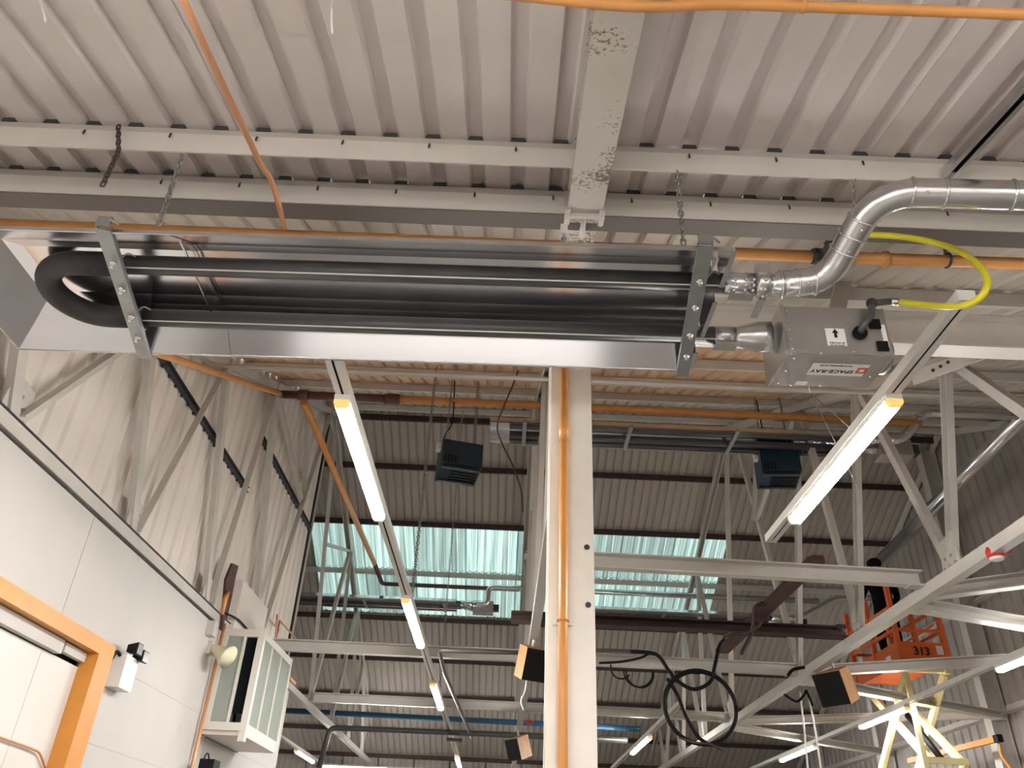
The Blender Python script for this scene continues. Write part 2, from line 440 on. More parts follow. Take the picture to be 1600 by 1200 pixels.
# far wall under the eaves, and back wall behind the camera
wf = thing('wall_far', (0, 23.8, 0), kind='structure')
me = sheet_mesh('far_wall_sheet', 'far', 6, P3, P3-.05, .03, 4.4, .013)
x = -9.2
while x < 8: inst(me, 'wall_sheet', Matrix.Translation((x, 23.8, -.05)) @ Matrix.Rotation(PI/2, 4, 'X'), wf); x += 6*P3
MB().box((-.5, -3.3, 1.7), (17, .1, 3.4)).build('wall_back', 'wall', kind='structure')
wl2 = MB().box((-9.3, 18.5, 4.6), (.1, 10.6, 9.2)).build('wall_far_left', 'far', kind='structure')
MB().box((-6.5, 13.35, 4.6), (5.7, .05, 9.2)).build('wall_partition', 'far', kind='structure')
MB().box((8.4, -.6, 2.4), (.1, 5.4, 4.8)).build('wall_right_near', 'wall', kind='structure')

# workbench added out of view so its white top reflects in the heater flange
wbn = thing('reflection_bench', (-.7, 2.4, 0), 'unseen white topped workbench under the big heater, below the picture', 'table')
MB().box((-.7, 2.4, .90), (2.8, 1.0, .04)).build('tabletop', 'sticker', wbn)
for sx in (-1, 1):
    for sy in (-1, 1): MB().box((-.7+sx*1.3, 2.4+sy*.42, .44), (.06, .06, .88)).build('leg', 'greypipe', wbn)
# ------------------------------------------------------------------ column and lean-to rafter
XC, YC = .325, 4.0
col = thing('steel_column', (XC, YC+.12, 0), 'cream painted steel column standing in the middle, orange pipe clipped to its face', 'column')
MB().extr(ibeam_prof(.238, .25, .02, .016), (XC, YC+.125, 0), (XC, YC+.125, 4.80), up=(0, -1, 0)).build('shaft', 'column', col)
MB().box((XC, YC+.125, 4.81), (.3, .3, .02)).build('cap_plate', 'column', col)
for p in ((917, 855), (919, 945)):
    q = at(*p, 'Y', YC-.001)
    MB().tube([q+V(0, -.002, 0), q+V(0, .012, 0)], .015, 14).build('bolt_hole', 'dark', col)
rf = thing('rafter_beam', (.32, 2, 4.4), 'chipped white steel beam under the ribbed roof, reaching back to the column', 'beam')
RX = .312
b0, b1 = V(RX-.012, -3, z_lean(-3)-.02-.075), V(RX, 2.97, z_lean(2.97)-.02-.075)
MB().extr(ibeam_prof(.178, .15, .014, .012), b0, b1).build('girder', 'chipped', rf)
b2, b3 = V(RX, 2.99, z_lean(2.99)-.10), V(RX+.01, 4.0, z_lean(4.0)-.10)
MB().extr(ibeam_prof(.15, .13, .014, .012), b2, b3).build('extension', 'chipped', rf)
MB().box((RX, 2.98, z_lean(2.98)-.11), (.205, .018, .18)).build('splice_plate', 'steel', rf)
for sx in (-.088, .088): MB().tube([(RX+sx, 2.94, z_lean(2.98)-.185), (RX+sx, 3.04, z_lean(2.98)-.185)], .015, 8).build('bolt', 'steel', rf)
MB().tube([(RX, 3.0, z_lean(2.98)-.165), (RX, 3.07, z_lean(2.98)-.17), (RX, 3.15, z_lean(2.98)-.16)], [.018, .013, .021], 8).build('stud', 'steel', rf)
# eaves beam between the column heads
eb = thing('eaves_beam', (0, 4.05, 4.7), 'deep white eaves beam running above the burner box from wall to wall', 'beam')
for xa, xb in ((-3.55, .20), (.45, 8.0)):
    MB().extr(ibeam_prof(.13, .26, .016, .014), (xa, 4.12, 4.69), (xb, 4.12, 4.69)).build('girder', 'steel', eb)
for xx in (.11, .57): MB().box((xx, 4.10, 4.69), (.03, .14, .25)).build('end_cleat', 'steel', eb)

# ------------------------------------------------------------------ trusses
S24, C24 = math.sin(math.radians(24)), math.cos(math.radians(24))
def strut_top(bx, mirror=False):
    k = (.337+.03+.445*(bx-3.0))/(C24+.445*S24)
    return bx-k*S24, 4.15+k*C24-.02
bolt_x = MB().tube([(-.022, 0, 0), (.022, 0, 0)], .014, 6).mesh('bolt', 'chain')
def truss(X, label, zc=4.07):
    t = thing('roof_truss', (X, 13, 4.0), label, 'truss')
    ang = [(-.05, -.055), (.05, -.055), (.05, .055), (.036, .055), (.036, -.04), (-.036, -.04), (-.036, .055), (-.05, .055)]
    def mem(name, p, q, w=.075, m='truss'):
        d = V(0, q[0]-p[0], q[1]-p[1]); nrm = V(1, 0, 0)
        # angle section: one leg in the truss plane, one standing out
        P, Q = V(X, *p), V(X, *q)
        if name == 'strut': pr = [(-w/2, -.03), (w/2, -.03), (w/2, .035), (w/2-.012, .035), (w/2-.012, -.015), (-w/2+.012, -.015), (-w/2+.012, .035), (-w/2, .035)]; pr = [(a, -c) for a, c in pr][::-1]
        else: pr = [(-w/2, 0), (w/2, 0), (w/2, .012), (-w/2+.012, .012), (-w/2+.012, w*.8), (-w/2, w*.8)]
        return MB().extr(pr, P, Q, up=(1, 0, 0)).build(name, m, t)
    cw = .045 if X < -3 else .05
    angb = [(-cw, -.055), (cw, -.055), (cw, .045), (-cw, .045)] if X < -3 else ang
    ys = 4.30 if 0 < X < 1 else 3.9
    MB().extr(angb, (X, ys, zc), (X, 23.6, zc)).build('bottom_chord', 'truss', t)
    for s in (0, 1):
        f = (lambda yy: 26-yy) if s else (lambda yy: yy)
        MB().extr(ang, (X, f(ys-.55 if ys < 4 else ys), z_main(ys-.55 if ys < 4 else ys)-.22), (X, f(13.0), ZR-.22), up=(0, 0, -1)).build('top_chord', 'truss', t)
        nodes = [4.75, 6.85, 9.0, 11.1, 13.1]
        tops = {bx: strut_top(bx) for bx in nodes}
        for i, bx in enumerate(nodes):
            ty, tz = tops[bx]
            if i < 4:
                mem('strut', (f(bx), 4.10), (f(ty), tz), .11)
                mem('diagonal', (f(bx+.06), 4.14), (f(tops[nodes[i+1]][0]) if i < 3 else f(12.75), tops[nodes[i+1]][1] if i < 3 else 8.85), .09)
            elif not s:
                mem('strut', (f(12.15), 6.75), (f(ty), tz), .06)
        mem('strut', (f(tops[11.1][0]), tops[11.1][1]), (f(12.0), 6.72), .06)
        if not s: mem('diagonal', (ys+.06, 4.2), (ys+.06, z_main(ys)-.25), .09)
        for i, bx in enumerate(nodes[:4]):
            y = f(bx)
            pl = MB().poly([(X-.006, y-.17, 4.05), (X-.006, y+.17, 4.05), (X-.006, y+.13, 4.40), (X-.006, y-.13, 4.44)], (.012, 0, 0)).build('gusset_plate', 'truss', t)
            for dy, dz in ((-.1, .09), (0, .085), (.1, .09), (-.05, .17), (.0, .24), (.06, .17)):
                inst(bolt_x, 'bolt', Matrix.Translation((X, y+dy, 4.06+dz)), pl)
            ty, tz = tops[bx]
            MB().poly([(X-.006, f(ty)-.13, tz-.12), (X-.006, f(ty)+.13, tz-.06), (X-.006, f(ty)+.12, tz+.1), (X-.006, f(ty)-.12, tz+.04)], (.012, 0, 0)).build('gusset_plate', 'truss', t)
    MB().poly([(X-.006, 12.6, ZR-.5), (X-.006, 13.4, ZR-.5), (X-.006, 13.2, ZR-.18), (X-.006, 12.8, ZR-.18)], (.012, 0, 0)).build('gusset_plate', 'truss', t)
    return t
truss(-3.425, 'white roof truss standing against the left gable wall')
truss(.33, 'white roof truss seen edge-on just left of the column head')
TR = truss(3.99, 'white roof truss right of the column, red sounder under its bottom chord')

# ------------------------------------------------------------------ tie beams and wind braces at bottom chord level
def tie(name, label, p, q, w=.10, h=.15, m='steel'):
    b = MB().extr([(-w/2, -h/2), (w/2, -h/2), (w/2, -h/2+.014), (-w/2+.014, -h/2+.014), (-w/2+.014, h/2-.014), (w/2, h/2-.014), (w/2, h/2), (-w/2, h/2)], p, q)
    t = thing(name, p, label, 'beam')
    b.build('rail', m, t)
    d = (Vector(q)-Vector(p)).normalized()
    for e, s in ((Vector(p), 1), (Vector(q), -1)):
        MB().bar(e+d*s*.0, e+d*s*.16, w*1.15, .012, off=(0, -h/2-.004)).build('end_plate', 'truss', t)
    return t
tie('tie_beam', 'cream tie beam crossing from the column to the right truss, above the coiled cable', (.42, 7.22, 4.19), (3.95, 7.35, 4.19))
tie('tie_beam', 'pale tie beam at left, crossing behind the third lamp to the middle truss', (-3.3, 10.95, 4.16), (.28, 10.98, 4.16))
tie('tie_beam', 'pale tie beam behind the looped black cables, right of the column', (.4, 11.0, 4.16), (3.95, 11.08, 4.16))
tie('tie_beam', 'far pale tie beam left of the column, just above the blue pipe', (-3.3, 14.62, 4.16), (.3, 14.7, 4.16))
tie('tie_beam', 'far pale tie beam right of the column, under the looped black cables', (.4, 14.7, 4.16), (3.95, 14.8, 4.16))
tie('wind_brace', 'pale brace rising to the right picture edge from the right truss node', (4.05, 7.72, 4.16), (7.9, 4.95, 4.16), .12, .13)
tie('wind_brace', 'pale brace from the right truss node, the one sloping down to the right', (4.05, 7.85, 4.10), (7.9, 9.2, 4.10), .14, .12)
tie('wind_brace', 'pale brace passing just below the orange lift platform', (4.05, 11.15, 4.16), (7.9, 9.3, 4.16), .12, .13)
tie('wind_brace', 'pale brace from the right speaker down to the gable post', (4.05, 11.3, 4.10), (7.9, 13.3, 4.10), .14, .12)
tie('wind_brace', 'pale brace behind the lit batten crossing the cream scissor arms', (4.05, 15.2, 4.16), (7.9, 13.5, 4.16), .12, .13)
tie('wind_brace', 'far pale brace beyond the cream scissor arms, low at right', (4.05, 15.3, 4.10), (7.9, 17.6, 4.10), .14, .12)

# ------------------------------------------------------------------ radiant tube heaters
def lamp_text(txt, size, M4, parent, m='ink', name='lettering', ext=.0006):
    cu = bpy.data.curves.new(name, 'FONT'); cu.body = txt; cu.size = size; cu.extrude = ext; cu.offset = size*.022; cu.align_x = 'CENTER'; cu.align_y = 'CENTER'
    cu.materials.append(M[m]); cu.resolution_u = 3
    tmp = bpy.data.objects.new('tmp', cu); C.objects.link(tmp)
    me = bpy.data.meshes.new_from_object(tmp.evaluated_get(bpy.context.evaluated_depsgraph_get())); bpy.data.objects.remove(tmp)
    me.materials.clear(); me.materials.append(M[m])
    o = bpy.data.objects.new(name, me); C.objects.link(o)
    o.parent = parent; o.matrix_parent_inverse = wm(parent).inverted(); o.matrix_basis = M4
    return o
def chain_mb(p, q, wire=.0045, link=.034):
    p, q = Vector(p), Vector(q); L = (q-p).length; n = max(2, int(L/link/.78)); d, a, u = basis(q-p)
    b = MB()
    for i in range(n):
        c = p+d*(L*(i+.5)/n); e = a if i % 2 else u; f = d
        R = link*.30; hl = link*.24
        pts = []
        for k in range(10):
            t = 2*PI*k/10
            pts.append(c+e*R*math.cos(t)+f*(R*math.sin(t)+(hl if math.sin(t) > 0 else -hl)))
        pts.append(pts[0])
        b.tube(pts, wire, 5, cap=False)
    return b
def chain(label, p, q, m='chain', wire=.0045, link=.034, group=None, name='hanging_chain'):
    return chain_mb(p, q, wire, link).build(name, m, None, label=label, cat='chain', group=group)

# --- the big heater in front
HX0, HX1, HZ, HYn, HYf = -2.66, .90, 3.90, 2.56, 3.50
HT = thing('radiant_heater', ((HX0+HX1)/2, 3.05, 4.0), 'large black U-tube radiant heater in a shiny aluminium reflector, hung across the front', 'heater', rz=0)
HS = -.016          # slight yaw of the long axis (dy per unit x)
def hp(x, y, z): return V(x-HS*0*(y-3.05), y+HS*(x+.9), z)
# reflector shell: trapezoid with rolled rims
def strip(name, prof, xa, xb, m, par, th=.004):
    """sheet bent along x: prof = list of (y,z)"""
    b = MB()
    A = [hp(xa, y, z) for y, z in prof]; B = [hp(xb, y, z) for y, z in prof]
    up = V(0, 0, th)
    b.quadify([A, B], closed=False); b.quadify([[p+up for p in B], [p+up for p in A]], closed=False)
    b.quadify([[A[0], A[0]+up], [B[0], B[0]+up]], closed=False); b.quadify([[A[-1], A[-1]+up], [B[-1], B[-1]+up]], closed=False)
    return b.build(name, m, par)
prof = [(HYn-.004, HZ+.004), (HYn-.004, HZ-.012), (HYn+.008, HZ-.006), (HYn+.24, HZ+.15), (HYn+.30, HZ+.165), (HYf-.30, HZ+.165), (HYf-.24, HZ+.15), (HYf-.12, HZ+.075), (HYf-.008, HZ-.002), (HYf+.004, HZ), (HYf+.004, HZ+.04)]
XM = -1.55
REF = strip('reflector', prof, HX0+.16, XM+.03, 'alu', HT)
strip('reflector', [(y, z+.003) for y, z in prof], XM, HX1, 'alu', HT)
strip('reflector_seam', [(y, z-.003) for y, z in prof[3:7]], XM-.012, XM+.012, 'galv', HT)
# left end cap: sloping end with mitred corners
yn, yf = HYn, HYf
top = [hp(HX0+.22, yn+.24, HZ+.152), hp(HX0+.22, yf-.24, HZ+.152)]
bot = [hp(HX0, yn, HZ), hp(HX0, yf, HZ)]
ec = MB(); th = V(-.004, 0, .004)
ec.quadify([[bot[0], bot[1]], [top[0], top[1]]], closed=False); ec.quadify([[top[0]+th, top[1]+th], [bot[0]+th, bot[1]+th]], closed=False)
ec.quadify([[bot[0], hp(HX0+.17, yn, HZ)], [top[0], hp(HX0+.225, yn+.24, HZ+.152)]], closed=False)
ec.quadify([[bot[1], hp(HX0+.17, yf, HZ)], [top[1], hp(HX0+.225, yf-.24, HZ+.152)]], closed=False)
ec.quadify([[top[0], top[1]], [hp(HX0+.30, yn+.30, HZ+.167), hp(HX0+.30, yf-.30, HZ+.167)]], closed=False)
ec.build('end_cap', 'alu', HT)
MB().bar(hp(HX0-.002, yn, HZ+.008), hp(HX0-.002, yf, HZ+.008), .008, .018).build('end_rim', 'galv', HT)
MB().bar(hp(HX0, yf+.006, HZ+.012), hp(HX1, yf+.006, HZ+.012), .006, .03).build('rim', 'galv', HT)
MB().bar(hp(HX0, yn-.008, HZ-.006), hp(HX1, yn-.008, HZ-.006), .006, .02).build('rim', 'galv', HT)
# right end plates: three pieces left and right of the tubes
TY = (2.865, 3.28); TZ = 3.972; TR_ = .046
for ya, yb, zt in ((HYn+.01, TY[0]-.05, .14), (TY[0]+.06, TY[1]-.08, .16), (TY[1]+.06, HYf-.01, .04)):
    MB().poly([hp(HX1, ya, HZ+.01), hp(HX1, yb, HZ+.01), hp(HX1, yb, HZ+zt), hp(HX1, ya+(.20 if zt < .15 and zt > .1 else .0), HZ+(zt if zt > .1 else .14))], (.004, 0, 0)).build('end_plate', 'alu', HT)
    MB().bar(hp(HX1+.004, ya, HZ+.004), hp(HX1+.004, yb, HZ+.004), .022, .004).build('end_flange', 'galv', HT)
# tubes and return bend
for k, ty in enumerate(TY):
    xe = .955 if k == 0 else .985
    tb = MB().tube([hp(-1.93, ty, TZ), hp(xe, ty, TZ)], TR_, 28).build('heat_tube', 'tube', HT)
    sa_ = math.radians(56); dy_, dz_ = -TR_*math.cos(sa_), -TR_*math.sin(sa_)
    MB().bar(hp(-1.92, ty+dy_, TZ+dz_), hp(xe-.002, ty+dy_, TZ+dz_), .007, .003, up=(0, dy_, dz_)).build('weld_seam', 'seam', tb)
    MB().torus(hp(-1.92, ty, TZ), TR_+.004, .008, (0, 1, 0), (0, 0, 1), n=24, m=6).build('collar', 'bend', tb)
cy = (TY[0]+TY[1])/2; rr = (TY[1]-TY[0])/2
pts = [hp(-1.91, TY[0], TZ)]+[hp(-2.09+rr*math.cos(a), cy+rr*math.sin(a), TZ) for a in [-PI/2-PI*i/18 for i in range(19)]]+[hp(-1.91, TY[1], TZ)]
ub = MB().tube(pts, TR_+.012, 24).build('return_bend', 'bend', HT)
for k, ty in enumerate(TY):
    bb = MB(); bb.sphere(hp(-1.98, ty-.01, TZ-TR_-.010), .009, 8, 5); bb.build('screw', 'dark', ub)
# two hanger channels under the tubes
def hanger(x, x2=None, dz=0):
    x2 = x if x2 is None else x2
    a, b_ = hp(x, HYn-.03, HZ-.008), hp(x2, HYf+.03, HZ-.008)
    h = MB().extr([(-.032, -.012), (.032, -.012), (.032, .016), (.026, .016), (.026, -.006), (-.026, -.006), (-.026, .016), (-.032, .016)], a, b_).build('hanger_bracket', 'hang', HT)
    for t in (.215, .40, .62, .80):
        c = a.lerp(b_, t)
        MB().tube([c+V(0, 0, -.010), c+V(0, 0, -.020), c+V(0, 0, -.0205), c+V(0, 0, -.040)], [.015, .015, .008, .008], 8).build('bolt', 'galv', h)
    MB().tube([a+V(0, .0, .02), a+V(.03, -.02, .03), a+V(.06, 0, .02)], .006, 6).build('shackle', 'chain', h)
    for t in (.3, .7):
        c = a.lerp(b_, t)
        MB().tube(spline([c+V(.03, -.07, .02), c+V(.06, -.08, .05), c+V(.09, -.06, .05)], 5), .004, 6).build('spring_clip', 'chain', h)
    MB().bar(a+V(0, -.012, .0), a+V(0, -.012, .05), .06, .012).build('end_tab', 'hang', h)
    MB().bar(b_+V(0, .012, .0), b_+V(0, .012, .05), .06, .012).build('end_tab', 'hang', h)
hanger(-1.79, -1.99); hanger(.77, .87)
# light inner braces of the reflector at the left
MB().tube([hp(-1.55, HYn+.1, HZ+.10), hp(-1.58, HYf-.1, HZ+.10)], .007, 6).build('stay_rod', 'galv', HT)
# flue connector, damper and clamps on the near tube
fx = .955
cn = MB().tube([hp(fx-.02, TY[0], TZ), hp(fx+.12, TY[0], TZ)], .049, 24).build('flue_connector', 'duct', HT)
studs('bolt', 'galv', cn, [hp(fx+xx, TY[0]-.052*math.cos(t), TZ+.052*math.sin(t)) for t in (-.3, -.8, -1.3) for xx in (.02, .07, .105)], .009)
MB().box(hp(fx+.06, TY[0]+.02, TZ-.058), (.11, .05, .014)).build('clamp_plate', 'galv', cn)
dm = MB().tube([hp(fx+.12, TY[0], TZ), hp(fx+.135, TY[0], TZ), hp(fx+.155, TY[0], TZ), hp(fx+.175, TY[0], TZ), hp(fx+.19, TY[0], TZ)], [.05, .062, .064, .062, .05], 24).build('damper_ring', 'galv', HT)
MB().box(hp(fx+.15, TY[0]-.055, TZ+.035), (.07, .035, .05)).build('clamp_plate', 'galv', dm)
MB().bar(hp(fx+.16, TY[0]+.03, TZ-.06), hp(fx+.15, TY[0]+.15, TZ-.08), .03, .012).build('damper_handle', 'galv', dm)
studs('bolt', 'galv', dm, [hp(fx+.155, TY[0]+.066*math.cos(2*PI*a/9), TZ+.066*math.sin(2*PI*a/9)) for a in range(9)], .010)
MB().tube([hp(fx+.19, TY[0], TZ), hp(fx+.215, TY[0], TZ), hp(fx+.225, TY[0], TZ), hp(fx+.235, TY[0], TZ), hp(fx+.25, TY[0], TZ)], [.05, .052, .058, .060, .060], 24).build('reducer', 'duct', HT)
# burner cone and box
bx0 = 1.245
MB().tube([hp(.985, TY[1], TZ), hp(1.09, TY[1], TZ)], .0485, 24).build('burner_socket', 'galv', HT)
MB().box(hp(1.04, TY[1]+.01, TZ-.055), (.11, .06, .016)).build('clamp_plate', 'galv', HT)
MB().tube([hp(1.09, TY[1], TZ), hp(1.11, TY[1], TZ), hp(1.17, TY[1], TZ), hp(1.21, TY[1], TZ), hp(bx0+.02, TY[1], TZ)], [.049, .052, .070, .078, .080], 28).build('burner_cone', 'galv', HT)
# box: a tilted cuboid given by its visible corners
A = at(1223, 479, 'Y', 3.10); Bv = at(1232, 560, 'Y', 3.15)
BX = thing('burner_box', A, None, None); BX.parent = HT; BX.matrix_parent_inverse = wm(HT).inverted()
ux = V(.49, -.012, 0); uz = (Bv-A); uz = V(.0, .05, -1).normalized()*(A.z-Bv.z)*1.0; uy = V(.0, .315, .022)
def bxp(i, j, k): return A+ux*i+uy*j+uz*k
def boxm(c0, c1, m, name, par):
    lo = [bxp(i, j, c1[2]) for i, j in ((c0[0], c0[1]), (c1[0], c0[1]), (c1[0], c1[1]), (c0[0], c1[1]))]
    hi = [bxp(i, j, c0[2]) for i, j in ((c0[0], c0[1]), (c1[0], c0[1]), (c1[0], c1[1]), (c0[0], c1[1]))]
    return MB().quadify([lo, hi]).build(name, m, par)
CS = boxm((0, 0, 0), (1, 1, 1), 'boxm', 'casing', BX)
boxm((-.03, -.015, -.02), (0, 1.02, 1.02), 'galv', 'end_flange', BX)
boxm((0, -.006, .975), (1.0, 0, 1.0), 'galv', 'cover_seam', BX)
boxm((.985, -.012, -.01), (1.0, 1.01, 1.01), 'boxm', 'end_flange', BX)
nrm_f = ux.cross(uz).normalized()
if nrm_f.y > 0: nrm_f = -nrm_f
def facem(i, k, off=.002, rot=0):           # matrix on the front face
    ex = ux.normalized(); ey = (-uz).normalized(); ez = ex.cross(ey)
    c = bxp(i, 0, k)+ez*off
    return Matrix(((ex.x, ey.x, ez.x, c.x), (ex.y, ey.y, ez.y, c.y), (ex.z, ey.z, ez.z, c.z), (0, 0, 0, 1))) @ Matrix.Rotation(rot, 4, 'Z')
def botm(i, j, off=.002, rot=0):            # matrix on the underside
    ex = ux.normalized(); ey = -uy.normalized(); ez = ex.cross(ey)
    c = bxp(i, j, 1)+ez*off
    return Matrix(((ex.x, ey.x, ez.x, c.x), (ex.y, ey.y, ez.y, c.y), (ex.z, ey.z, ez.z, c.z), (0, 0, 0, 1))) @ Matrix.Rotation(rot, 4, 'Z')
def decal(w_, h_, M4, m, name, par, th=.0012):
    me = MB().box((0, 0, 0), (w_, h_, th)).mesh(name, m)
    return inst(me, name, M4, par)
dk = decal(.094, .10, facem(.475, .63), 'sticker', 'arrow_sticker', BX)
me = MB().poly([(-.007, -.014, 0), (.007, -.014, 0), (.007, .014, 0), (.018, .010, 0), (0, .036, 0), (-.018, .010, 0), (-.007, .014, 0)], (0, 0, .0012)).mesh('arrow', 'ink')
inst(me, 'arrow', facem(.475, .59, .0028), dk)
lamp_text('THIS WAY UP', .012, facem(.475, .755, .003), dk)
lamp_text('UNIT MUST BE LEVEL', .0075, facem(.475, .80, .003), dk)
lg = decal(.275, .115, botm(.565, .43), 'sticker', 'logo_sticker', BX)
lamp_text('SPACE-RAY', .042, botm(.515, .475, .003, PI), lg)
lamp_text('www.spaceray.co.uk', .019, botm(.52, .305, .003, PI), lg)
decal(.05, .055, botm(.80, .43, .0032, PI), 'cardred', 'logo_mark', lg)
decal(.022, .022, botm(.80, .43, .0042, PI), 'sticker', 'logo_center', lg)
decal(.055, .035, botm(.30, .90), 'sticker', 'rating_sticker', BX)
for i, k in ((.82, .34), (.85, .80)):
    decal(.052, .052, facem(i+.06, k, .006), 'black', 'socket', BX, .012)
decal(.022, .13, facem(.955, .58, .004), 'sticker', 'side_sticker', BX)
studs('screw', 'galv', BX, [facem(i, k, .003).translation for i, k in ((.62, .33), (.62, .92), (.03, .1), (.03, .3), (.03, .5), (.03, .7), (.03, .9), (.9, .97), (.3, .97))], .006)
studs('screw', 'galv', BX, [botm(i, j, .002).translation for i, j in ((.06, .1), (.06, .5), (.06, .9), (.5, .95), (.93, .6), (.2, .97))], .006)
# gas elbow on the box front
g0 = facem(.71, .55).translation
ez = -nrm_f*-1
gl = MB().tube([g0+V(0, 0, 0), g0+V(0, -.02, .0)], .034, 18).build('gas_grommet', 'black', BX)
e1 = at(1362, 492, 'Y', g0.y-.06); e2 = at(1362, 474, 'Y', g0.y-.06); e3 = at(1390, 471, 'Y', g0.y-.06)
MB().tube(rounded([g0+V(0, -.01, 0), g0+V(.0, -.06, .01), e1, e2, e3], .03), .017, 14).build('gas_elbow', 'greypipe', BX)
MB().sphere(e2, .027, 12, 8).build('elbow_fitting', 'bend', BX)
MB().tube([e3, e3+V(.02, 0, 0), e3+V(.03, 0, -.001), e3+V(.05, 0, -.001)], [.015, .019, .02, .016], 6).build('hose_union', 'galv', BX)
# fan inlet at the right end of the box
fcen = bxp(1.0, .5, .62)
MB().tube([fcen, fcen+V(.035, 0, 0), fcen+V(.04, 0, 0), fcen+V(.055, 0, 0)], [.10, .10, .085, .08], 24).build('fan_inlet', 'boxm', BX)

# --- other heaters further back
def far_heater(label, X0, X1, Y, Z, flue=True, rz=0, tan_=False):
    t = thing('radiant_heater', ((X0+X1)/2, Y, Z), label, 'heater')
    pr = [(Y-.30, Z+.03), (Y-.30, Z-.02), (Y-.18, Z+.12), (Y+.18, Z+.12), (Y+.28, Z+.09), (Y+.31, Z-.02)]
    b = MB(); A = [V(X0, y, z) for y, z in pr]; B = [V(X1, y, z) for y, z in pr]; up = V(0, 0, .006)
    b.quadify([A, B], closed=False); b.quadify([[p+up for p in B], [p+up for p in A]], closed=False)
    b.build('reflector', 'alu', t)
    MB().bar((X0, Y-.30, Z+.012), (X1, Y-.30, Z+.012), .008, .035).build('rim', 'galv', t)
    MB().bar((X0, Y+.30, Z+.012), (X1, Y+.30, Z+.012), .008, .035).build('rim', 'galv', t)
    MB().poly([(X0, Y-.3, Z), (X0, Y+.3, Z), (X0, Y+.16, Z+.17), (X0, Y-.16, Z+.17)], (-.008, 0, 0)).build('end_cap', 'alu', t)
    for s in (-1, 1): MB().tube([(X0+.25, Y+s*.14, Z+.05), (X1+.1, Y+s*.14, Z+.05)], .05, 14).build('heat_tube', 'tube', t)
    MB().tube([(X0+.26, Y-.14, Z+.05)]+[(X0+.26+.14*math.cos(a), Y+.14*math.sin(a), Z+.05) for a in [-PI/2-PI*i/10 for i in range(11)]]+[(X0+.26, Y+.14, Z+.05)], .055, 12).build('return_bend', 'bend', t)
    n = max(2, int((X1-X0)/1.6)+1)
    for i in range(n):
        x = X0+.45+(X1-X0-.7)*i/(n-1)
        MB().bar((x, Y-.33, Z-.01), (x, Y+.33, Z-.01), .05, .03).build('hanger_bracket', 'hang', t)
    MB().tube([(X1+.1, Y+.14, Z+.05), (X1+.25, Y+.14, Z+.05), (X1+.36, Y+.14, Z+.05)], [.05, .055, .085], 14).build('burner_cone', 'galv', t)
    MB().box((X1+.58, Y+.16, Z+.05), (.44, .26, .24)).build('burner_box', 'boxm', t)
    MB().box((X1+.86, Y+.16, Z+.06), (.12, .14, .13)).build('fan_inlet', 'bend', t)
    MB().tube([(X1+.1, Y-.14, Z+.05), (X1+.35, Y-.14, Z+.05)], .056, 14).build('flue_connector', 'duct', t)
    return t
def flue(label, pts, r, rad=.2, m='duct', rings=True):
    t = thing('flue_duct', pts[0], label, 'duct')
    P = rounded(pts, rad, 10)
    MB().tube(P, r, 28).build('duct_run', m, t)
    if rings:
        for a, c in zip(pts, pts[1:]):
            a, c = Vector(a), Vector(c); L = (c-a).length; d = (c-a)/L
            for q in ((rad*.55, L-rad*.55) if L > rad*1.4 else (L/2,)):
                if q < .05 or q > L-.05: continue
                e, s, u = basis(d)
                MB().torus(a+d*q, r+.001, .006, s, u, n=28, m=6).build('duct_collar', m, t)
    return t
H2 = far_heater('second black tube heater with tan lit reflector, hung beyond the column under the ridge', -.32, 4.55, 9.35, 6.68)
flue('thin silver flue rising from the second heater to the right', [(4.9, 9.21, 6.73), (5.15, 9.21, 6.75), (5.45, 9.1, 7.12), (7.9, 9.1, 7.14)], .065, .16)
H3 = far_heater('far black tube heater across the left half of the roof lights', -5.2, -1.1, 17.0, 6.52)
flue('small silver flue bending up from the far left heater', [(-.75, 16.86, 6.57), (-.42, 16.86, 6.57), (-.42, 16.86, 6.95), (6.7, 16.86, 6.95)], .06, .14, rings=False)
H4 = far_heater('far black tube heater behind the crossed dark beams', .9, 5.4, 16.6, 6.38)
flue('small silver flue bending up behind the orange lift', [(5.75, 16.46, 6.43), (6.1, 16.46, 6.45), (6.9, 16.46, 6.9), (7.9, 16.46, 6.95)], .06, .14, rings=False)

# --- main flue duct
q0 = hp(fx+.24, TY[0], TZ)
p1 = at(1292, 437, 'Y', 2.80); p2 = at(1372, 300, 'Y', 2.42); p3 = at(1600, 306, 'Y', 2.34)
p4 = p3+(p3-p2).normalized()*2.5
FL = thing('flue_duct', q0, 'large silver spiral flue duct bending up and away to the right picture edge', 'duct')
P = rounded([q0, p1, p2, p4], .17, 12)
MB().tube(P, .0625, 36).build('duct_run', 'duct', FL)
def collar(a, c, dist, r=.0635, w=.006, nm='duct_collar'):
    a, c = Vector(a), Vector(c); d = (c-a).normalized(); e, s, u = basis(d)
    return MB().torus(a+d*dist, r, w, s, u, n=32, m=6).build(nm, 'duct', FL)
for dd in (.0, .075, .15): collar(q0, p1, dd)
L12 = (p2-p1).length
for dd in (.15, L12*.52, L12-.13): collar(p1, p2, dd)
for dd in (.13, .26, .52, .9): collar(p2, p4, dd)
rv = []
for (a, c, dd) in ((q0, p1, .035), (q0, p1, .11), (p1, p2, .17), (p1, p2, L12-.16), (p2, p4, .18)):
    d = (c-a).normalized(); cc = a+d*dd
    n_ = (V(0, -1, -.9)-d*V(0, -1, -.9).dot(d)).normalized()
    rv.append(cc+n_*.064)
studs('rivet', 'galv', FL, rv, .007)

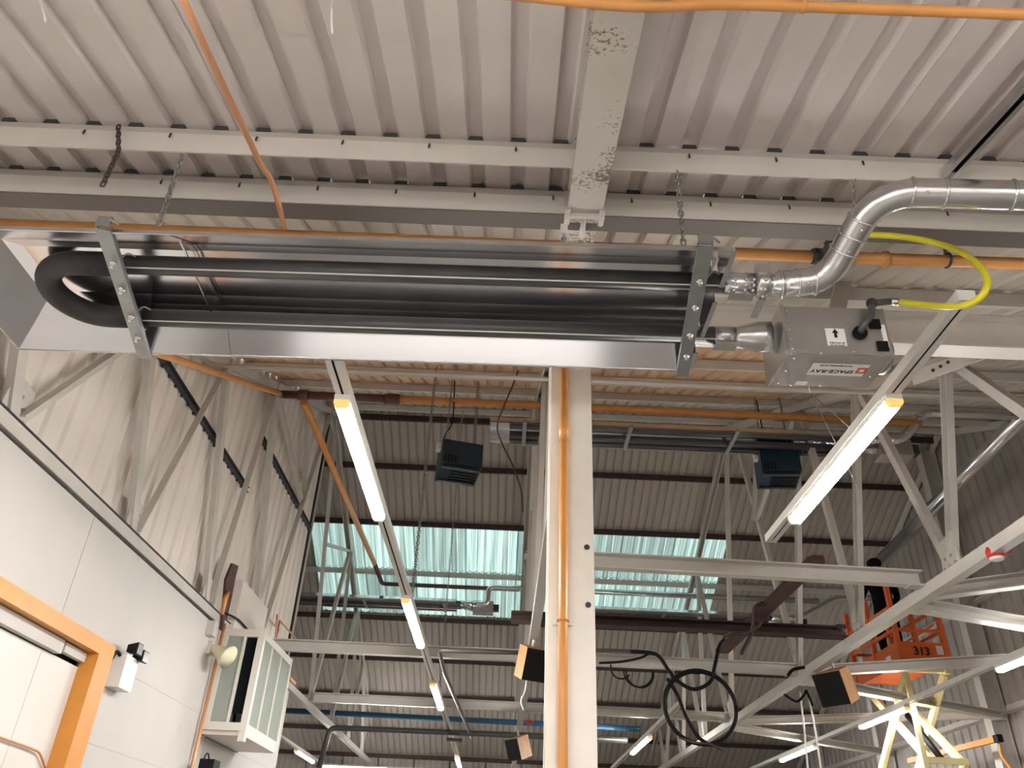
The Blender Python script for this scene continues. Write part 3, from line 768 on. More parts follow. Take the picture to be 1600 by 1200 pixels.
# --- yellow gas hose
hy = e3.y
pts = [e3+V(.045, 0, -.002)]+[at(x, y, 'Y', yy) for x, y, yy in ((1440, 476, hy-.1), (1490, 479, hy-.28), (1525, 470, hy-.38), (1543, 445, hy-.42), (1532, 418, hy-.36), (1500, 393, hy-.2), (1450, 377, hy-.12), (1400, 369, hy-.1), (1345, 366, hy-.02))]
gh = MB().tube(spline(pts, 8), .0155, 14).build('gas_hose', 'yellow', None, label='yellow flexible gas hose looping right of the burner box', cat='hose')

# ------------------------------------------------------------------ chains on the big heater and others
def attach(px, py, Y): return at(px, py, 'Y', Y)
chain('silver chain hanging the left of the big heater from the roof purlin', at(285, 243, 'Y', 2.57), at(248, 352, 'Y', 2.57))
chain('silver chain hanging the right of the big heater from the roof purlin', at(1058, 268, 'Y', 2.57), at(1068, 382, 'Y', 2.57))
chain('rusty dark chain dangling loose from the purlin at upper left', at(185, 196, 'Y', 2.55), at(185, 237, 'Y', 2.53), m='rustchain')
chain('dark slanting chain end below the rusty chain at upper left', at(185, 237, 'Y', 2.5), at(160, 290, 'Y', 2.5), m='rustchain')
chain('short silver chain hung from the purlin behind the duct bend', at(1335, 282, 'Y', 2.57), at(1337, 345, 'Y', 2.62))
MB().box(at(881, 362, 'Y', 2.95), (.035, .05, .06)).build('beam_clamp', 'steel', None, label='small white beam clamp beside the end of the chipped beam', cat='clamp')
chain('short chain from the beam clamp to the middle of the big heater', at(881, 368, 'Y', 2.95), at(880, 384, 'Y', 2.9))
# thin white cords at top of picture
MB().tube(spline([at(60, -40, 'Y', 1.75), at(63, 0, 'Y', 1.75), at(68, 18, 'Y', 1.74), at(71, 33, 'Y', 1.73)], 5), .004, 6).build('pull_string', 'white', None, label='thin white cord end hanging at the top left corner', cat='cord')
MB().tube(spline([at(520, -60, 'Y', 1.70), at(519, 0, 'Y', 1.70), at(518, 30, 'Y', 1.69), at(519, 52, 'Y', 1.68)], 5), .004, 6).build('pull_string', 'white', None, label='thin white cord end hanging at the top, left of the chipped beam', cat='cord')

# ------------------------------------------------------------------ pipes
def pipe(name, label, pts, r, m, rad=.06, cat='pipe', fittings=(), n=14, fm=None):
    t = thing(name, pts[0], label, cat)
    MB().tube(rounded(pts, rad, 6) if len(pts) > 2 else [Vector(p) for p in pts], r, n).build('pipe_run', m, t)
    for f in fittings:
        a, c = Vector(f[0]), Vector(f[1])
        MB().tube([a, a.lerp(c, .2), a.lerp(c, .8), c], [r*1.2, r*1.35, r*1.35, r*1.2], n).build('pipe_joint', fm or m, t)
    return t
# long orange gas pipe behind the big heater
ga = at(-120, 345, 'Y', 3.32); gb = at(1275, 401, 'Y', 3.32)
gz = 4.445
pipe('gas_pipe', 'long orange gas pipe running along behind the big heater', [(-3.45, 3.32, at(0, 351, 'Y', 3.32).z), (gb.x, 3.32, gb.z)], .034, 'orange',
     fittings=[(at(1268, 400, 'Y', 3.32), at(1285, 401, 'Y', 3.32))], fm='bend')
gc = at(1345, 404, 'Y', 3.32)
pipe('gas_pipe', 'orange gas pipe leaving right behind the duct and yellow hose', [(gb.x+.05, 3.32, gb.z), (7.9, 3.32, gb.z+.05)], .034, 'orange',
     fittings=[(at(1378, 405, 'Y', 3.32), at(1388, 405, 'Y', 3.32))])
mf = thing('pipe_manifold', at(1290, 395, 'Y', 3.3), 'black iron tee and valve fittings on the orange pipe behind the duct', 'valve')
MB().tube([at(1283, 401, 'Y', 3.30), at(1330, 403, 'Y', 3.30)], .042, 12).build('tee_body', 'bend', mf)
k0, k1 = at(1290, 398, 'Y', 3.27), at(1318, 362, 'Y', 3.2)
MB().tube([k0, k0.lerp(k1, .3), k0.lerp(k1, .31), k0.lerp(k1, .55), k0.lerp(k1, .56), k1], [.036, .036, .048, .048, .034, .040], 10).build('branch_valve', 'bend', mf)
MB().sphere(k0.lerp(k1, .8), .048, 8, 6).build('branch_elbow', 'bend', mf)
# pipe clip on the orange pipe at right
cl = thing('pipe_clip', at(1482, 402, 'Y', 3.3), 'dark pipe clip hanging the orange pipe beneath a grey rod', 'clip')
MB().torus(at(1480, 407, 'Y', 3.31), .040, .007, (0, 1, 0), (0, 0, 1), n=18, m=6).build('clip_ring', 'dark', cl)
MB().tube([at(1478, 397, 'Y', 3.28), at(1466, 330, 'Y', 3.2), at(1464, 268, 'Y', 3.1)], .010, 8).build('hanger_rod', 'greypipe', cl)
MB().tube([at(1509, 378, 'Y', 3.2), at(1524, 330, 'Y', 3.1), at(1540, 262, 'Y', 3.0)], .005, 6).build('hanger_wire', 'greypipe', None, label='thin dark wire slanting behind the duct at right', cat='wire')
# copper conduit under the lean-to roof
pipe('copper_conduit', 'copper coloured conduit slanting down the ribbed roof to the orange pipe', [at(268, -40, 'X', -1.15), at(330, 95, 'X', -1.15), at(403, 248, 'X', -1.15), at(424, 280, 'X', -1.15), at(437, 325, 'X', -1.13), at(445, 358, 'Y', 3.3)], .013, 'copper', .05)
# orange pipe across the top of the picture
op = pipe('gas_pipe', 'orange pipe across the top right corner of the picture', [V(-3.35, 1.6, at(760, -12, 'Y', 1.6).z), at(760, -12, 'Y', 1.6), at(880, 0, 'Y', 1.6), at(960, 9, 'Y', 1.6), at(1030, 11, 'Y', 1.6), at(1120, 6, 'Y', 1.6), at(1250, 10, 'Y', 1.6), at(1640, 24, 'Y', 1.6), V(8.0, 1.6, at(1640, 24, 'Y', 1.6).z)], .019, 'orange', .12,
     fittings=[(at(1250, 9, 'Y', 1.6), at(1258, 9, 'Y', 1.6))])
# channel strut under the lean-to roof
st = thing('channel_strut', at(1540, 210, 'X', 1.98), 'slotted grey steel channel slanting under the roof at upper right', 'strut')
sa, sb = V(1.98, -1.0, z_lean(-1.0)-.10), at(1482, 272, 'X', 1.98)
MB().extr([(-.034, -.02), (-.012, -.02), (-.012, -.014), (-.028, -.014), (-.028, .018), (.028, .018), (.028, -.014), (.012, -.014), (.012, -.02), (.034, -.02), (.034, .024), (-.034, .024)], sa, sb).build('channel', 'galv', st)
MB().bar(sa+V(0, 0, .014), sb+V(0, 0, .014), .05, .004).build('channel_slot', 'black', st)
# orange pipe up the left rafter, brown header, cross pipe
ra = [at(0, 472, 'X', -3.18), at(250, 557, 'X', -3.18), at(425, 612, 'X', -3.18)]
pe = at(440, 616, 'X', -3.14)
pipe('gas_pipe', 'orange pipe climbing beside the left truss towards the ridge', [ra[0]-(ra[1]-ra[0])*.3, pe], .035, 'orange', fittings=[(ra[2], pe)], fm='brownpipe')
YB = pe.y
h1 = at(625, 621, 'Y', YB); h2 = at(836, 630, 'Y', YB); h3 = at(940, 632, 'Y', YB); h4 = at(1340, 655, 'Y', YB)
zz = pe.z
pipe('gas_header', 'red-brown pipe crossing under the ridge above the first left lamp', [pe, (h1.x, YB, zz)], .055, 'brownpipe', fittings=[((pe.x+.22, YB, zz), (pe.x+.36, YB, zz)), ((h1.x-.2, YB, zz), (h1.x, YB, zz))])
pipe('gas_pipe', 'orange pipe crossing under the ridge on both sides of the column', [(h1.x, YB, zz), (5.4, YB, zz-.03)], .05, 'orange')
zt = zz
t0 = at(475, 628, 'Z', zt-.03); t1 = at(585, 880, 'Z', zt-.03); t2 = at(597, 912, 'Z', zt-.03)
pipe('gas_pipe', 'long orange pipe running away from the brown header beside the left lamps', [t0, t1], .05, 'orange')
pipe('gas_pipe', 'dark brown elbow pipe crossing in front of the roof lights', [t1, t2, (.25, t2.y, t2.z)], .045, 'brownpipe', .1)
# orange pipe down the column
pc = thing('column_pipe', (.21, YC-.03, 0), 'orange pipe running down the front of the column', 'pipe')
cx = at(880, 900, 'Y', YC-.03).x
MB().tube([(cx, YC-.035, 0), (cx, YC-.035, 4.6)], .0245, 16).build('pipe_run', 'orange', pc)
z_ = at(879, 690, 'Y', YC-.03).z
MB().tube([(cx, YC-.035, z_), (cx, YC-.035, z_+.16)], [.028, .0265], 16).build('pipe_joint', 'orange', pc)
z_ = at(880, 970, 'Y', YC-.03).z
MB().box((cx, YC-.012, z_), (.10, .02, .035)).build('saddle_clip', 'column', pc)
MB().torus((cx, YC-.035, z_), .027, .006, (1, 0, 0), (0, 1, 0), n=18, m=6).build('clip_band', 'orange', pc)
# big silver duct along the right gable
flue('long silver duct running along the right gable above the lift', [at(1606, 642, 'X', 6.8), at(1480, 770, 'X', 6.8), at(1360, 893, 'X', 6.8)], .11, .05)
# blue and grey pipes at far left
pipe('blue_pipe', 'long blue pipe crossing low in the picture behind the left lamps', [at(440, 1110, 'Y', 17.5), at(850, 1131, 'Y', 17.5), at(1000, 1139, 'Y', 17.5)], .055, 'bluepipe')
pipe('grey_pipe', 'dark grey pipe with a drop leg, below the blue pipe', [at(498, 1200, 'Y', 16.0), at(516, 1137, 'Y', 16.0), at(850, 1150, 'Y', 16.0), at(980, 1157, 'Y', 16.0)], .05, 'greypipe', .12)
pipe('grey_pipe', 'grey conduit turning the corner right of the second lamp', [at(850, 1021, 'Y', 9.8), at(686, 1016, 'Y', 9.8), at(694, 1050, 'Z', at(686, 1016, 'Y', 9.8).z), at(737, 1152, 'Z', at(686, 1016, 'Y', 9.8).z)], .028, 'greypipe', .08)
b = thing('pipe_bracket', at(715, 1152, 'Z', 3.84), 'small dark bracket where the grey conduit meets the lighting rail', 'bracket')
MB().bar(at(698, 1155, 'Y', 15.6), at(722, 1157, 'Y', 15.6), .06, .05).build('arm', 'dark', b)
MB().bar(at(700, 1146, 'Y', 15.6), at(718, 1147, 'Y', 15.6), .05, .05).build('clamp', 'dark', b)

# ------------------------------------------------------------------ lighting trunking and battens
def luminaire(label, x, y0, y1, z, group=None, rx=False):
    t = thing('led_batten', (x, (y0+y1)/2, z), label, 'lamp', group)
    def P(a, b_, c): return V(x+a, b_, z+c) if not rx else V(x+(b_-(y0+y1)/2), (y0+y1)/2+a, z+c)
    pr = [(-.045, .035), (.045, .035), (.045, 0), (-.045, 0)]
    MB().quadify([[P(a, y0, c) for a, c in pr], [P(a, y1, c) for a, c in pr]]).build('housing', 'lampbody', t)
    pr = [(-.043, 0), (.043, 0), (.043, -.022), (.030, -.042), (-.030, -.042), (-.043, -.022)]
    MB().quadify([[P(a, y0+.03, c) for a, c in pr], [P(a, y1-.03, c) for a, c in pr]]).build('diffuser', 'lamp', t)
    for e in (y0, y1-.03):
        MB().quadify([[P(a*1.03, e, c) for a, c in pr], [P(a*1.03, e+.03, c) for a, c in pr]]).build('end_cap', 'lampcap' if e == y0 else 'lampbody', t)
    return t
def trunking(label, x, y0, y1, z):
    t = thing('lighting_trunking', (x, (y0+y1)/2, z), label, 'trunking')
    MB().extr([(-.042, -.028), (-.007, -.028), (-.007, -.022), (-.036, -.022), (-.036, .024), (.036, .024), (.036, -.022), (.007, -.022), (.007, -.028), (.042, -.028), (.042, .03), (-.042, .03)], (x, y0, z), (x, y1, z)).build('rail', 'trunk', t)
    MB().box((x, y0-.004, z+.001), (.084, .008, .058)).build('end_stop', 'lampbody', t)
    MB().box((x, y1+.004, z+.001), (.084, .008, .058)).build('end_stop', 'lampbody', t)
    MB().bar((x, y0+.01, z+.006), (x, y1-.01, z+.006), .07, .004).build('slot', 'dark', t)
    return t
ZL = 3.90
trunking('white lighting trunking running away left of the column with lit battens', -1.0, 3.56, 22.5, ZL+.065)
for i, (a, b_) in enumerate(((3.92, 5.66), (7.72, 9.56), (11.7, 13.6), (19.5, 21.4))):
    luminaire(['lit batten nearest on the left trunking, just under the big heater', 'second lit batten on the left trunking, below the roof lights', 'third lit batten on the left trunking, above the grey bracket', 'farthest lit batten on the left trunking, at the bottom edge'][i], -1.0, a, b_, ZL)
trunking('white lighting trunking slanting past the burner box on the right', 2.05, 2.84, 5.9, ZL+.055)
luminaire('big lit batten right of the column, below the burner box', 2.06, 3.66, 5.38, ZL)
trunking('white lighting trunking at far right in front of the gable', 5.75, 6.6, 23.0, ZL+.065)
for i, (a, b_) in enumerate(((7.75, 9.5), (11.9, 13.6), (15.72, 17.8))):
    luminaire(['lit batten at the right picture edge below the red sounder', 'lit batten crossing in front of the cream scissor arms', 'small lit batten at bottom right, left of the scissor lift'][i], 5.75, a, b_, ZL)
trunking('thin far trunking below the looped black cables', 2.68, 12.6, 21.0, ZL+.065)
luminaire('small lit batten just right of the column foot', 2.68, 15.5, 17.7, ZL)
trunking('far trunking in the left bay below the window box', -4.65, 16.5, 23.0, ZL+.065)
luminaire('small lit batten low at left beside the window box', -4.65, 19.7, 21.7, ZL)
luminaire('wide bright batten lying crosswise at the bottom edge, left of the column', at(588, 1192, 'Y', 18.0).x, 18.0-1.1, 18.0+1.1, at(588, 1200, 'Y', 18.0).z, rx=True)
# lamps of the near bay, behind the photographer
for i, (x, y) in enumerate(((-2.2, -.3), (.6, -.1), (3.6, -1.2), (-.9, -1.9), (1.8, -1.9))):
    luminaire('lit batten of the near bay out of view, '+('above left of the camera', 'above right of the camera', 'far right of the camera', 'behind the camera on the left', 'behind the camera on the right')[i], x, y-.85, y+.85, 3.3 if y > -1.5 else 3.12)
# chains holding trunking
for i, (x, y, lb) in enumerate(((-1.0, 8.0, 'long thin chain above the second left lamp, in front of the roof lights'), (-1.0, 12.6, 'long thin chain hanging beside the third left lamp'), (-1.12, 8.9, 'long thin chain left of the first blue fan heater'))):
    chain(lb, (x+.03, y, zroof(y)-.1), (x+.03, y, ZL+.1), wire=.004, link=.04)
wv = thing('suspension_wire', at(1287, 648, 'Y', 4.6), 'thin suspension wire splitting in two beside the big right batten', 'wire')
MB().tube([(2.10, 5.0, z_main(5.0)), (2.08, 4.75, 4.6)], .0035, 5).build('drop', 'galv', wv)
MB().tube([(2.08, 4.75, 4.6), (2.1, 4.25, ZL+.1)], .0035, 5).build('leg', 'galv', wv)
MB().tube([(2.08, 4.75, 4.6), (2.35, 4.9, ZL+.05)], .0035, 5).build('leg', 'galv', wv)

# ------------------------------------------------------------------ blue fan heaters hung under the ridge
def fan_heater(label, x, y, z, w_=.52, h_=.36, d_=.42, rz=.25):
    t = thing('fan_heater', (x, y, z), label, 'heater', rz=rz)
    Rm = Matrix.Translation((x, y, z)) @ Matrix.Rotation(rz, 4, 'Z')
    def q(a, b_, c): return Rm @ V(a, b_, c)
    lo = [q(-w_*.5, -d_*.5, -.02), q(w_*.5, -d_*.5, -.02), q(w_*.5, d_*.5, -.10), q(-w_*.5, d_*.5, -.10)]
    hi = [q(-w_*.5, -d_*.5, h_*.85), q(w_*.5, -d_*.5, h_*.85), q(w_*.5, d_*.5, h_*.8), q(-w_*.5, d_*.5, h_*.8)]
    MB().quadify([lo, hi]).build('casing', 'blueheater', t)
    pts = [q(-w_*.35, 0, h_*.80), q(-w_*.2, 0, h_*.93), q(w_*.2, 0, h_*.93), q(w_*.35, 0, h_*.80)]
    MB().poly(pts, (Rm.to_3x3() @ V(0, d_*.3, 0))).build('top_cowl', 'blueheater', t)
    fr = MB()
    for s in (-1, 1): fr.bar(q(-w_*.46, s*d_*.40, -.075+(-s)*.02), q(w_*.46, s*d_*.40, -.075+(-s)*.02), .05, .03)
    fr.build('outlet_frame', 'blueheater', t)
    for i in range(5):
        yy = -d_*.3+i*d_*.15
        MB().bar(q(-w_*.2, yy, -.062-.01*i), q(w_*.46, yy, -.062-.01*i), .035, .008).build('louvre', 'black', t)
    for i in range(4): MB().box(q(-w_*.42+i*.045, -d_*.505, .05), (.02, .012, .1), rz).build('vent_slot', 'black', t)
    MB().box(q(-w_*.54, -.05, h_*.72), (.06, .1, .1), rz).build('junction_box', 'lampbody', t)
    for a, b_ in ((-w_*.4, -.1), (w_*.3, -.1), (w_*.42, .1)):
        p = q(a, b_, h_*.85); chain_mb((p.x-.05*a, p.y, zroof(p.y)-.06), p, .004, .04).build('suspension_chain', 'chain', t)
    p = q(-w_*.5, -.05, h_*.75)
    MB().tube(spline([p, p+V(.05, 0, .2), p+V(.12, 0, .4), p+V(.10, 0, zroof(p.y)-p.z-.1)], 6), .009, 6).build('power_cable', 'black', t)
    return t
fan_heater('dark blue fan heater hung on chains left of the column', -.70, 9.2, 6.02)
fan_heater('dark blue fan heater right of the column, half behind the second heater', 3.62, 9.75, 6.40, rz=-.1)

pz = at(800, 590, 'Y', 7.0).z
pipe('white_pipe', 'thin white pipe crossing the roof just below the big heater', [(-3.3, 7.0, pz), (7.9, 7.0, pz)], .024, 'steel')
b = thing('roof_brace', at(1520, 555, 'Y', 5.8), 'pale flat roof brace with bolts slanting up to the right picture edge', 'brace')
ba, bb_ = at(1425, 592, 'Y', 6.1), at(1640, 512, 'Y', 5.3)
MB().bar(ba, bb_, .02, .13).build('flat_bar', 'steel', b)
bd = bb_-ba
studs('bolt', 'dark', b, [ba+bd*t+V(0, -.014, dz) for t, dz in ((.16, .0), (.22, .012), (.28, .025), (.64, .03), (.70, .0))], .017)
b = thing('hanger_post', at(1306, 465, 'Y', 4.3), 'pale flat post seen between the duct bend and the burner box', 'post')
MB().bar(at(1322, 425, 'Y', 4.35), at(1304, 500, 'Y', 4.35), .11, .03, up=(0, 1, 0)).build('flat_bar', 'steel', b)
# ------------------------------------------------------------------ loose dark steel lying on the chords
b = thing('loose_beam', (2, 9.2, 4.22), 'dark rusty steel channel lying across the truss chords beyond the tie beam', 'beam')
MB().extr([(-.07, -.06), (.07, -.06), (.07, -.045), (-.055, -.045), (-.055, .045), (.07, .045), (.07, .06), (-.07, .06)], (.05, 9.25, 4.19), (3.95, 9.3, 4.19)).build('channel', 'rust', b)
MB().box((3.9, 9.3, 4.25), (.1, .1, .05)).build('end_cleat', 'rust', b)
zb = 4.33
pa, pb = at(1279, 871, 'Z', zb+.05), at(1128, 1018, 'Z', zb-.02)
b = thing('loose_plank', (pa+pb)/2, 'red-brown steel plank lying over the tie beam and the dark channel', 'beam')
d, s_, u_ = basis(pb-pa)
MB().bar(pa+d*.06, pb, .17, .05).build('plank', 'maroon', b)
MB().poly([pa+d*.06-s_*.085-u_*.025, pa+d*.06+s_*.085-u_*.025, pa+s_*.05-u_*.025, pa-s_*.05-u_*.025], u_*.05).build('rounded_end', 'maroon', b)

# ------------------------------------------------------------------ coiled black cable
YK = 9.05
def ak(x, y, dy=0): return at(x, y, 'Y', YK+dy)
cab = thing('cable_coil', ak(1095, 1105), 'thick black cable hanging in big loops below the dark channel', 'cable')
ctr = ak(1094, 1104); rx_, rz_ = (ak(1150, 1104)-ctr).length, (ak(1094, 1163)-ctr).length
for (ox, a0, a1, dy, sc) in ((0, 0, 2*PI, 0, 1.0), (.012, 0, 2*PI, .04, .985)):
    MB().tube([ctr+V(ox+rx_*sc*math.cos(a0+(a1-a0)*i/48), dy, rz_*sc*math.sin(a0+(a1-a0)*i/48)) for i in range(49)], .020, 8).build('loop', 'black', cab)
MB().tube(spline([ak(985, 1018), ak(1015, 1020), ak(1030, 1026), ak(1045, 1048), ak(1060, 1065), ak(1085, 1077), ak(1110, 1065), ak(1117, 1040), ak(1124, 1010, .1), ak(1131, 1000, .2)], 7), .021, 8).build('loose_end', 'black', cab)
MB().tube(spline([ak(1042, 1060), ak(1058, 1085), ak(1072, 1120), ak(1090, 1150), ak(1105, 1162)], 7), .02, 8).build('loose_end', 'black', cab)
MB().tube(spline([ak(1060, 1152), ak(1085, 1160, -.03), ak(1110, 1163, -.03), ak(1130, 1172, 0)], 6), .012, 6).build('rope_tie', 'maroon', cab)
dr = thing('draped_cable', ak(1180, 960), 'dark cable draped over the red-brown plank', 'cable')
MB().tube(spline([ak(1158, 1022, -.2), ak(1172, 995, -.2), ak(1178, 970, -.3), ak(1180, 950, -.4), ak(1192, 943, -.4), ak(1196, 948, -.4)], 7), .024, 8).build('strand', 'rust', dr)
MB().tube(spline([ak(1130, 996, -.1), ak(1145, 988, -.2), ak(1160, 991, -.2), ak(1180, 982, -.3), ak(1198, 962, -.3)], 7), .018, 8).build('strand', 'rust', dr)
sm = thing('small_cable_coil', ak(990, 1060), 'small black cable loops tied to the conduit beside the column', 'cable')
for (x, y, r_, a0, a1) in ((1000, 1052, 20, PI*.95, 2.1*PI), (997, 1050, 21, PI*.95, 2.05*PI), (970, 1044, 15, PI*.9, 1.8*PI)):
    c = ak(x, y, .1); R = r_*YK*1.02/FPX*1.02
    MB().torus(c, R, .009, (1, 0, 0), (0, 0, 1), a0, a1, 20, 6).build('loop', 'black', sm)
MB().tube(spline([ak(936, 1036, .1), ak(970, 1034, .1), ak(1000, 1028, .1), ak(1016, 1020, .1)], 6), .014, 6).build('tied_end', 'black', sm)
pipe('conduit', 'dark conduit right of the column ending at the small cable loops', [ak(860, 1014, .1), ak(1000, 1018, .1)], .02, 'greypipe')

# ------------------------------------------------------------------ speakers
def speaker(label, p, s, rz, tilt, flip=1):
    t = thing('wedge_speaker', p, label, 'speaker')
    Rm = Matrix.Translation(p) @ Matrix.Rotation(rz, 4, 'Z') @ Matrix.Rotation(tilt, 4, 'X')
    q = lambda a, b_, c: Rm @ V(a*s, b_*s, c*s)
    pr = [(-.5, -.45), (.5, -.45), (.30, .45), (-.30, .45)]
    MB().quadify([[q(a, b_, -.5) for a, b_ in pr], [q(a, b_, .5) for a, b_ in pr]]).build('cabinet', 'wood', t)
    MB().quadify([[q(a*.98, -.47, c*.98) for a, c in ((-.5, -.5), (.5, -.5), (.5, .5), (-.5, .5))], [q(a*.98, -.44, c*.98) for a, c in ((-.5, -.5), (.5, -.5), (.5, .5), (-.5, .5))]]).build('grille', 'black', t)
    MB().tube([q(0, .1, .5), q(0, .1, .85)], .02, 8).build('mounting_bracket', 'steel', t)
    return t
speaker('black fronted plywood speaker hanging left of the column, lower middle', at(830, 1036, 'Y', 9.6), .36, .5, .35)
speaker('black fronted plywood speaker on the right truss beside the lift', at(1310, 1072, 'Y', 10.5), .405, -.95, .35)
speaker('small black and plywood speaker low beside the column foot', at(812, 1168, 'Y', 15.5), .36, -.9, .35)
MB().tube(spline([at(824, 1055, 'Y', 9.7), at(820, 1080, 'Y', 9.7), at(814, 1095, 'Y', 9.7), at(818, 1110, 'Y', 9.7)], 5), .008, 6).build('speaker_cable', 'white', None, label='white cable below the speaker left of the column', cat='cable')
so = thing('fire_sounder', at(1556, 866, 'X', 4.0), 'round red sounder with white lens under the right truss chord', 'alarm')
c = at(1556, 866, 'X', 4.0)
MB().tube([c+V(0, 0, .06), c+V(0, 0, .02), c+V(0, 0, -.03)], [.06, .075, .068], 18).build('base', 'red', so)
MB().tube([c+V(0, 0, -.03), c+V(0, 0, -.05)], [.06, .045], 18).build('lens', 'white', so)
MB().tube(spline([c+V(.05, 0, .03), c+V(.12, 0, .02), c+V(.14, -.02, .09), c+V(.09, 0, .12)], 5), .008, 6).build('red_cable', 'red', so)
MB().sphere(at(827, 1128, 'Y', 15), .08, 12, 8, (1, 1, .5)).build('fire_sounder', 'red', None, label='tiny red sounder beside the column low at left', cat='alarm')
for i, (x0, x1) in enumerate(((1252, 1265), (1264, 1287))):
    MB().tube(spline([at(x0-2, 1080, 'Y', 10.8), at((x0+x1)/2-2, 1140, 'Y', 10.8), at(x1, 1230, 'Y', 10.8)], 5), .012, 6).build('hanging_rope', 'white', None, label=['pale rope hanging left of the pair under the right truss node', 'pale rope hanging right of the pair under the right truss node'][i], cat='rope')
nj = thing('cable_bundle', at(1260, 1050, 'Y', 10.8), 'tangle of dark cable tied round the truss node left of the right speaker', 'cable')
MB().tube(spline([at(1231, 1056, 'Y', 10.75), at(1240, 1046, 'Y', 10.75), at(1262, 1042, 'Y', 10.75)], 6), .022, 7).build('strand', 'black', nj)
MB().tube(spline([at(1225, 1085, 'Y', 10.75), at(1245, 1096, 'Y', 10.75), at(1257, 1085, 'Y', 10.75), at(1260, 1080, 'Y', 10.75), at(1270, 1103, 'Y', 10.75)], 6), .016, 7).build('strand', 'black', nj)

# ------------------------------------------------------------------ left wall fittings
door = thing('door_1', (XL, 5.3, 0), kind='structure')
fo = .05
MB().extr([(-.0, 0), (.14, 0), (.14, .115), (-.0, .115)], (XL-.06, 3.3, DZ-.005), (XL-.06, 6.98, DZ-.005)).build('door_frame', 'orangedoor', door)
MB().extr([(0, 0), (.14, 0), (.14, .26), (0, .26)], (XL+.08, 6.72, 0), (XL+.08, 6.72, DZ-.005), up=(0, 1, 0)).build('door_frame', 'orangedoor', door)
panel(2.8, JY-.0, 0, DZ-.12, XL-.055, .05, 'door', 'door_panel', door)
panel(JY, 6.72, 0, DZ-.12, XL-.055, .05, 'door', 'door_panel', door)
MB().bar((XL-.03, 3.3, DZ-.06), (XL-.03, 6.30, DZ-.06), .06, .10).build('door_track', 'wall', door)
MB().bar((XL-.03, 6.34, DZ-.05), (XL-.03, 6.70, DZ-.05), .05, .07).build('door_track', 'wall', door)
cpp = [at(-30, 1143, 'X', XL-.03), at(0, 1152, 'X', XL-.03), at(40, 1166, 'X', XL-.03), at(62, 1175, 'X', XL-.03), at(72, 1205, 'X', XL-.03)]
pipe('wall_conduit', 'thin conduit bending down the wall inside the orange door frame', cpp, .008, 'copper', .05)
# emergency twin spot
em = thing('emergency_light', at(190, 1050, 'X', XL+.06), 'white emergency light box with twin black spot lamps beside the orange frame', 'lamp')
c = V(XL+.06, 7.27, 3.0)
MB().box(c, (.12, .26, .27)).build('case', 'white', em)
for dy, dz in ((-.03, .20), (.12, .17)):
    q = c+V(.06, dy, dz)
    hd = MB().quadify([[q+V(.05, a, k) for a, k in ((-.06, -.05), (.06, -.05), (.06, .05), (-.06, .05))], [q+V(-.05, a, k) for a, k in ((-.035, -.03), (.035, -.03), (.035, .03), (-.035, .03))]]).build('spot_head', 'black', em)
    MB().box(q+V(.052, 0, 0), (.004, .105, .085)).build('spot_lens', 'alu', hd)
MB().tube(spline([c+V(0, -.13, .12), c+V(-.02, -.18, .14), c+V(-.03, -.22, .05), c+V(-.04, -.30, .02)], 5), .014, 8).build('supply_cable', 'black', em)
# chord-level flashing channel on the wall head
# wall pipe (orange drain) beside the window box
wp = [V(XL+.05, 9.56, z) for z in (0, 4.05)]
pipe('wall_pipe', 'orange-brown pipe running up the left wall beside the window box', [wp[0], wp[1]], .02, 'copper')
wpp = thing('rusty_post', (XL+.05, 9.5, 4.3), 'rusty dark plate standing on the wall head above the horn speaker', 'plate')
MB().poly([at(343, 985, 'X', XL+.03), at(349, 965, 'X', XL+.03), at(369, 884, 'X', XL+.03), at(360, 880, 'X', XL+.03), at(350, 905, 'X', XL+.03)], (.03, 0, 0)).build('plate', 'maroon', wpp)
MB().tube([at(347, 960, 'X', XL+.08), at(352, 935, 'X', XL+.08), at(357, 925, 'X', XL+.08)], [.02, .03, .022], 8).build('sealant', 'orange', wpp)
# white box panel on the wall head
MB().box((XL+.02, 10.45, 4.36), (.10, 1.25, .62)).build('wall_box', 'gable', None, label='white boxed panel on the wall head above the window box', cat='box')
# oriel window box
OX, OY0, OY1, OZ0, OZ1 = -2.93, 9.72, 11.20, 2.92, 4.02
wn = thing('oriel_window', (XL+.25, 10.4, OZ0), 'white framed glazed lookout box projecting from the left wall', 'window')
fr = .055
def post(x, y, z0=OZ0, z1=OZ1, w=fr): MB().box((x, y, (z0+z1)/2), (w, w, z1-z0)).build('frame_post', 'frame', wn)
post(OX, OY0+.02, OZ0-.12, OZ1+.04, .075); post(OX, OY1, OZ0-.03, OZ1+.02, .06); post(XL+.05, OY0); post(XL+.28, OY0, OZ0+.06, OZ1-.05, .03)
for yy in (OY0+.50, OY0+.98): post(OX, yy, OZ0, OZ1-.06, .04)
for z in (OZ0+.03, OZ1-.03):
    MB().bar((OX, OY0, z), (OX, OY1, z), .05, .085).build('frame_rail', 'frame', wn)
    MB().bar((XL, OY0, z), (OX, OY0, z), .05, .085).build('frame_rail', 'frame', wn)
    MB().bar((XL, OY1, z), (OX, OY1, z), .05, .085).build('frame_rail', 'frame', wn)
for ya, yb in ((OY0+.05, OY0+.48), (OY0+.52, OY0+.96), (OY0+1.0, OY1-.03)):
    MB().box((OX, (ya+yb)/2, (OZ0+OZ1)/2), (.008, yb-ya, OZ1-OZ0-.14)).build('glass_pane', 'glass', wn)
MB().box((XL+.17, OY0, (OZ0+OZ1)/2), (.20, .008, OZ1-OZ0-.14)).build('glass_pane', 'glass', wn)
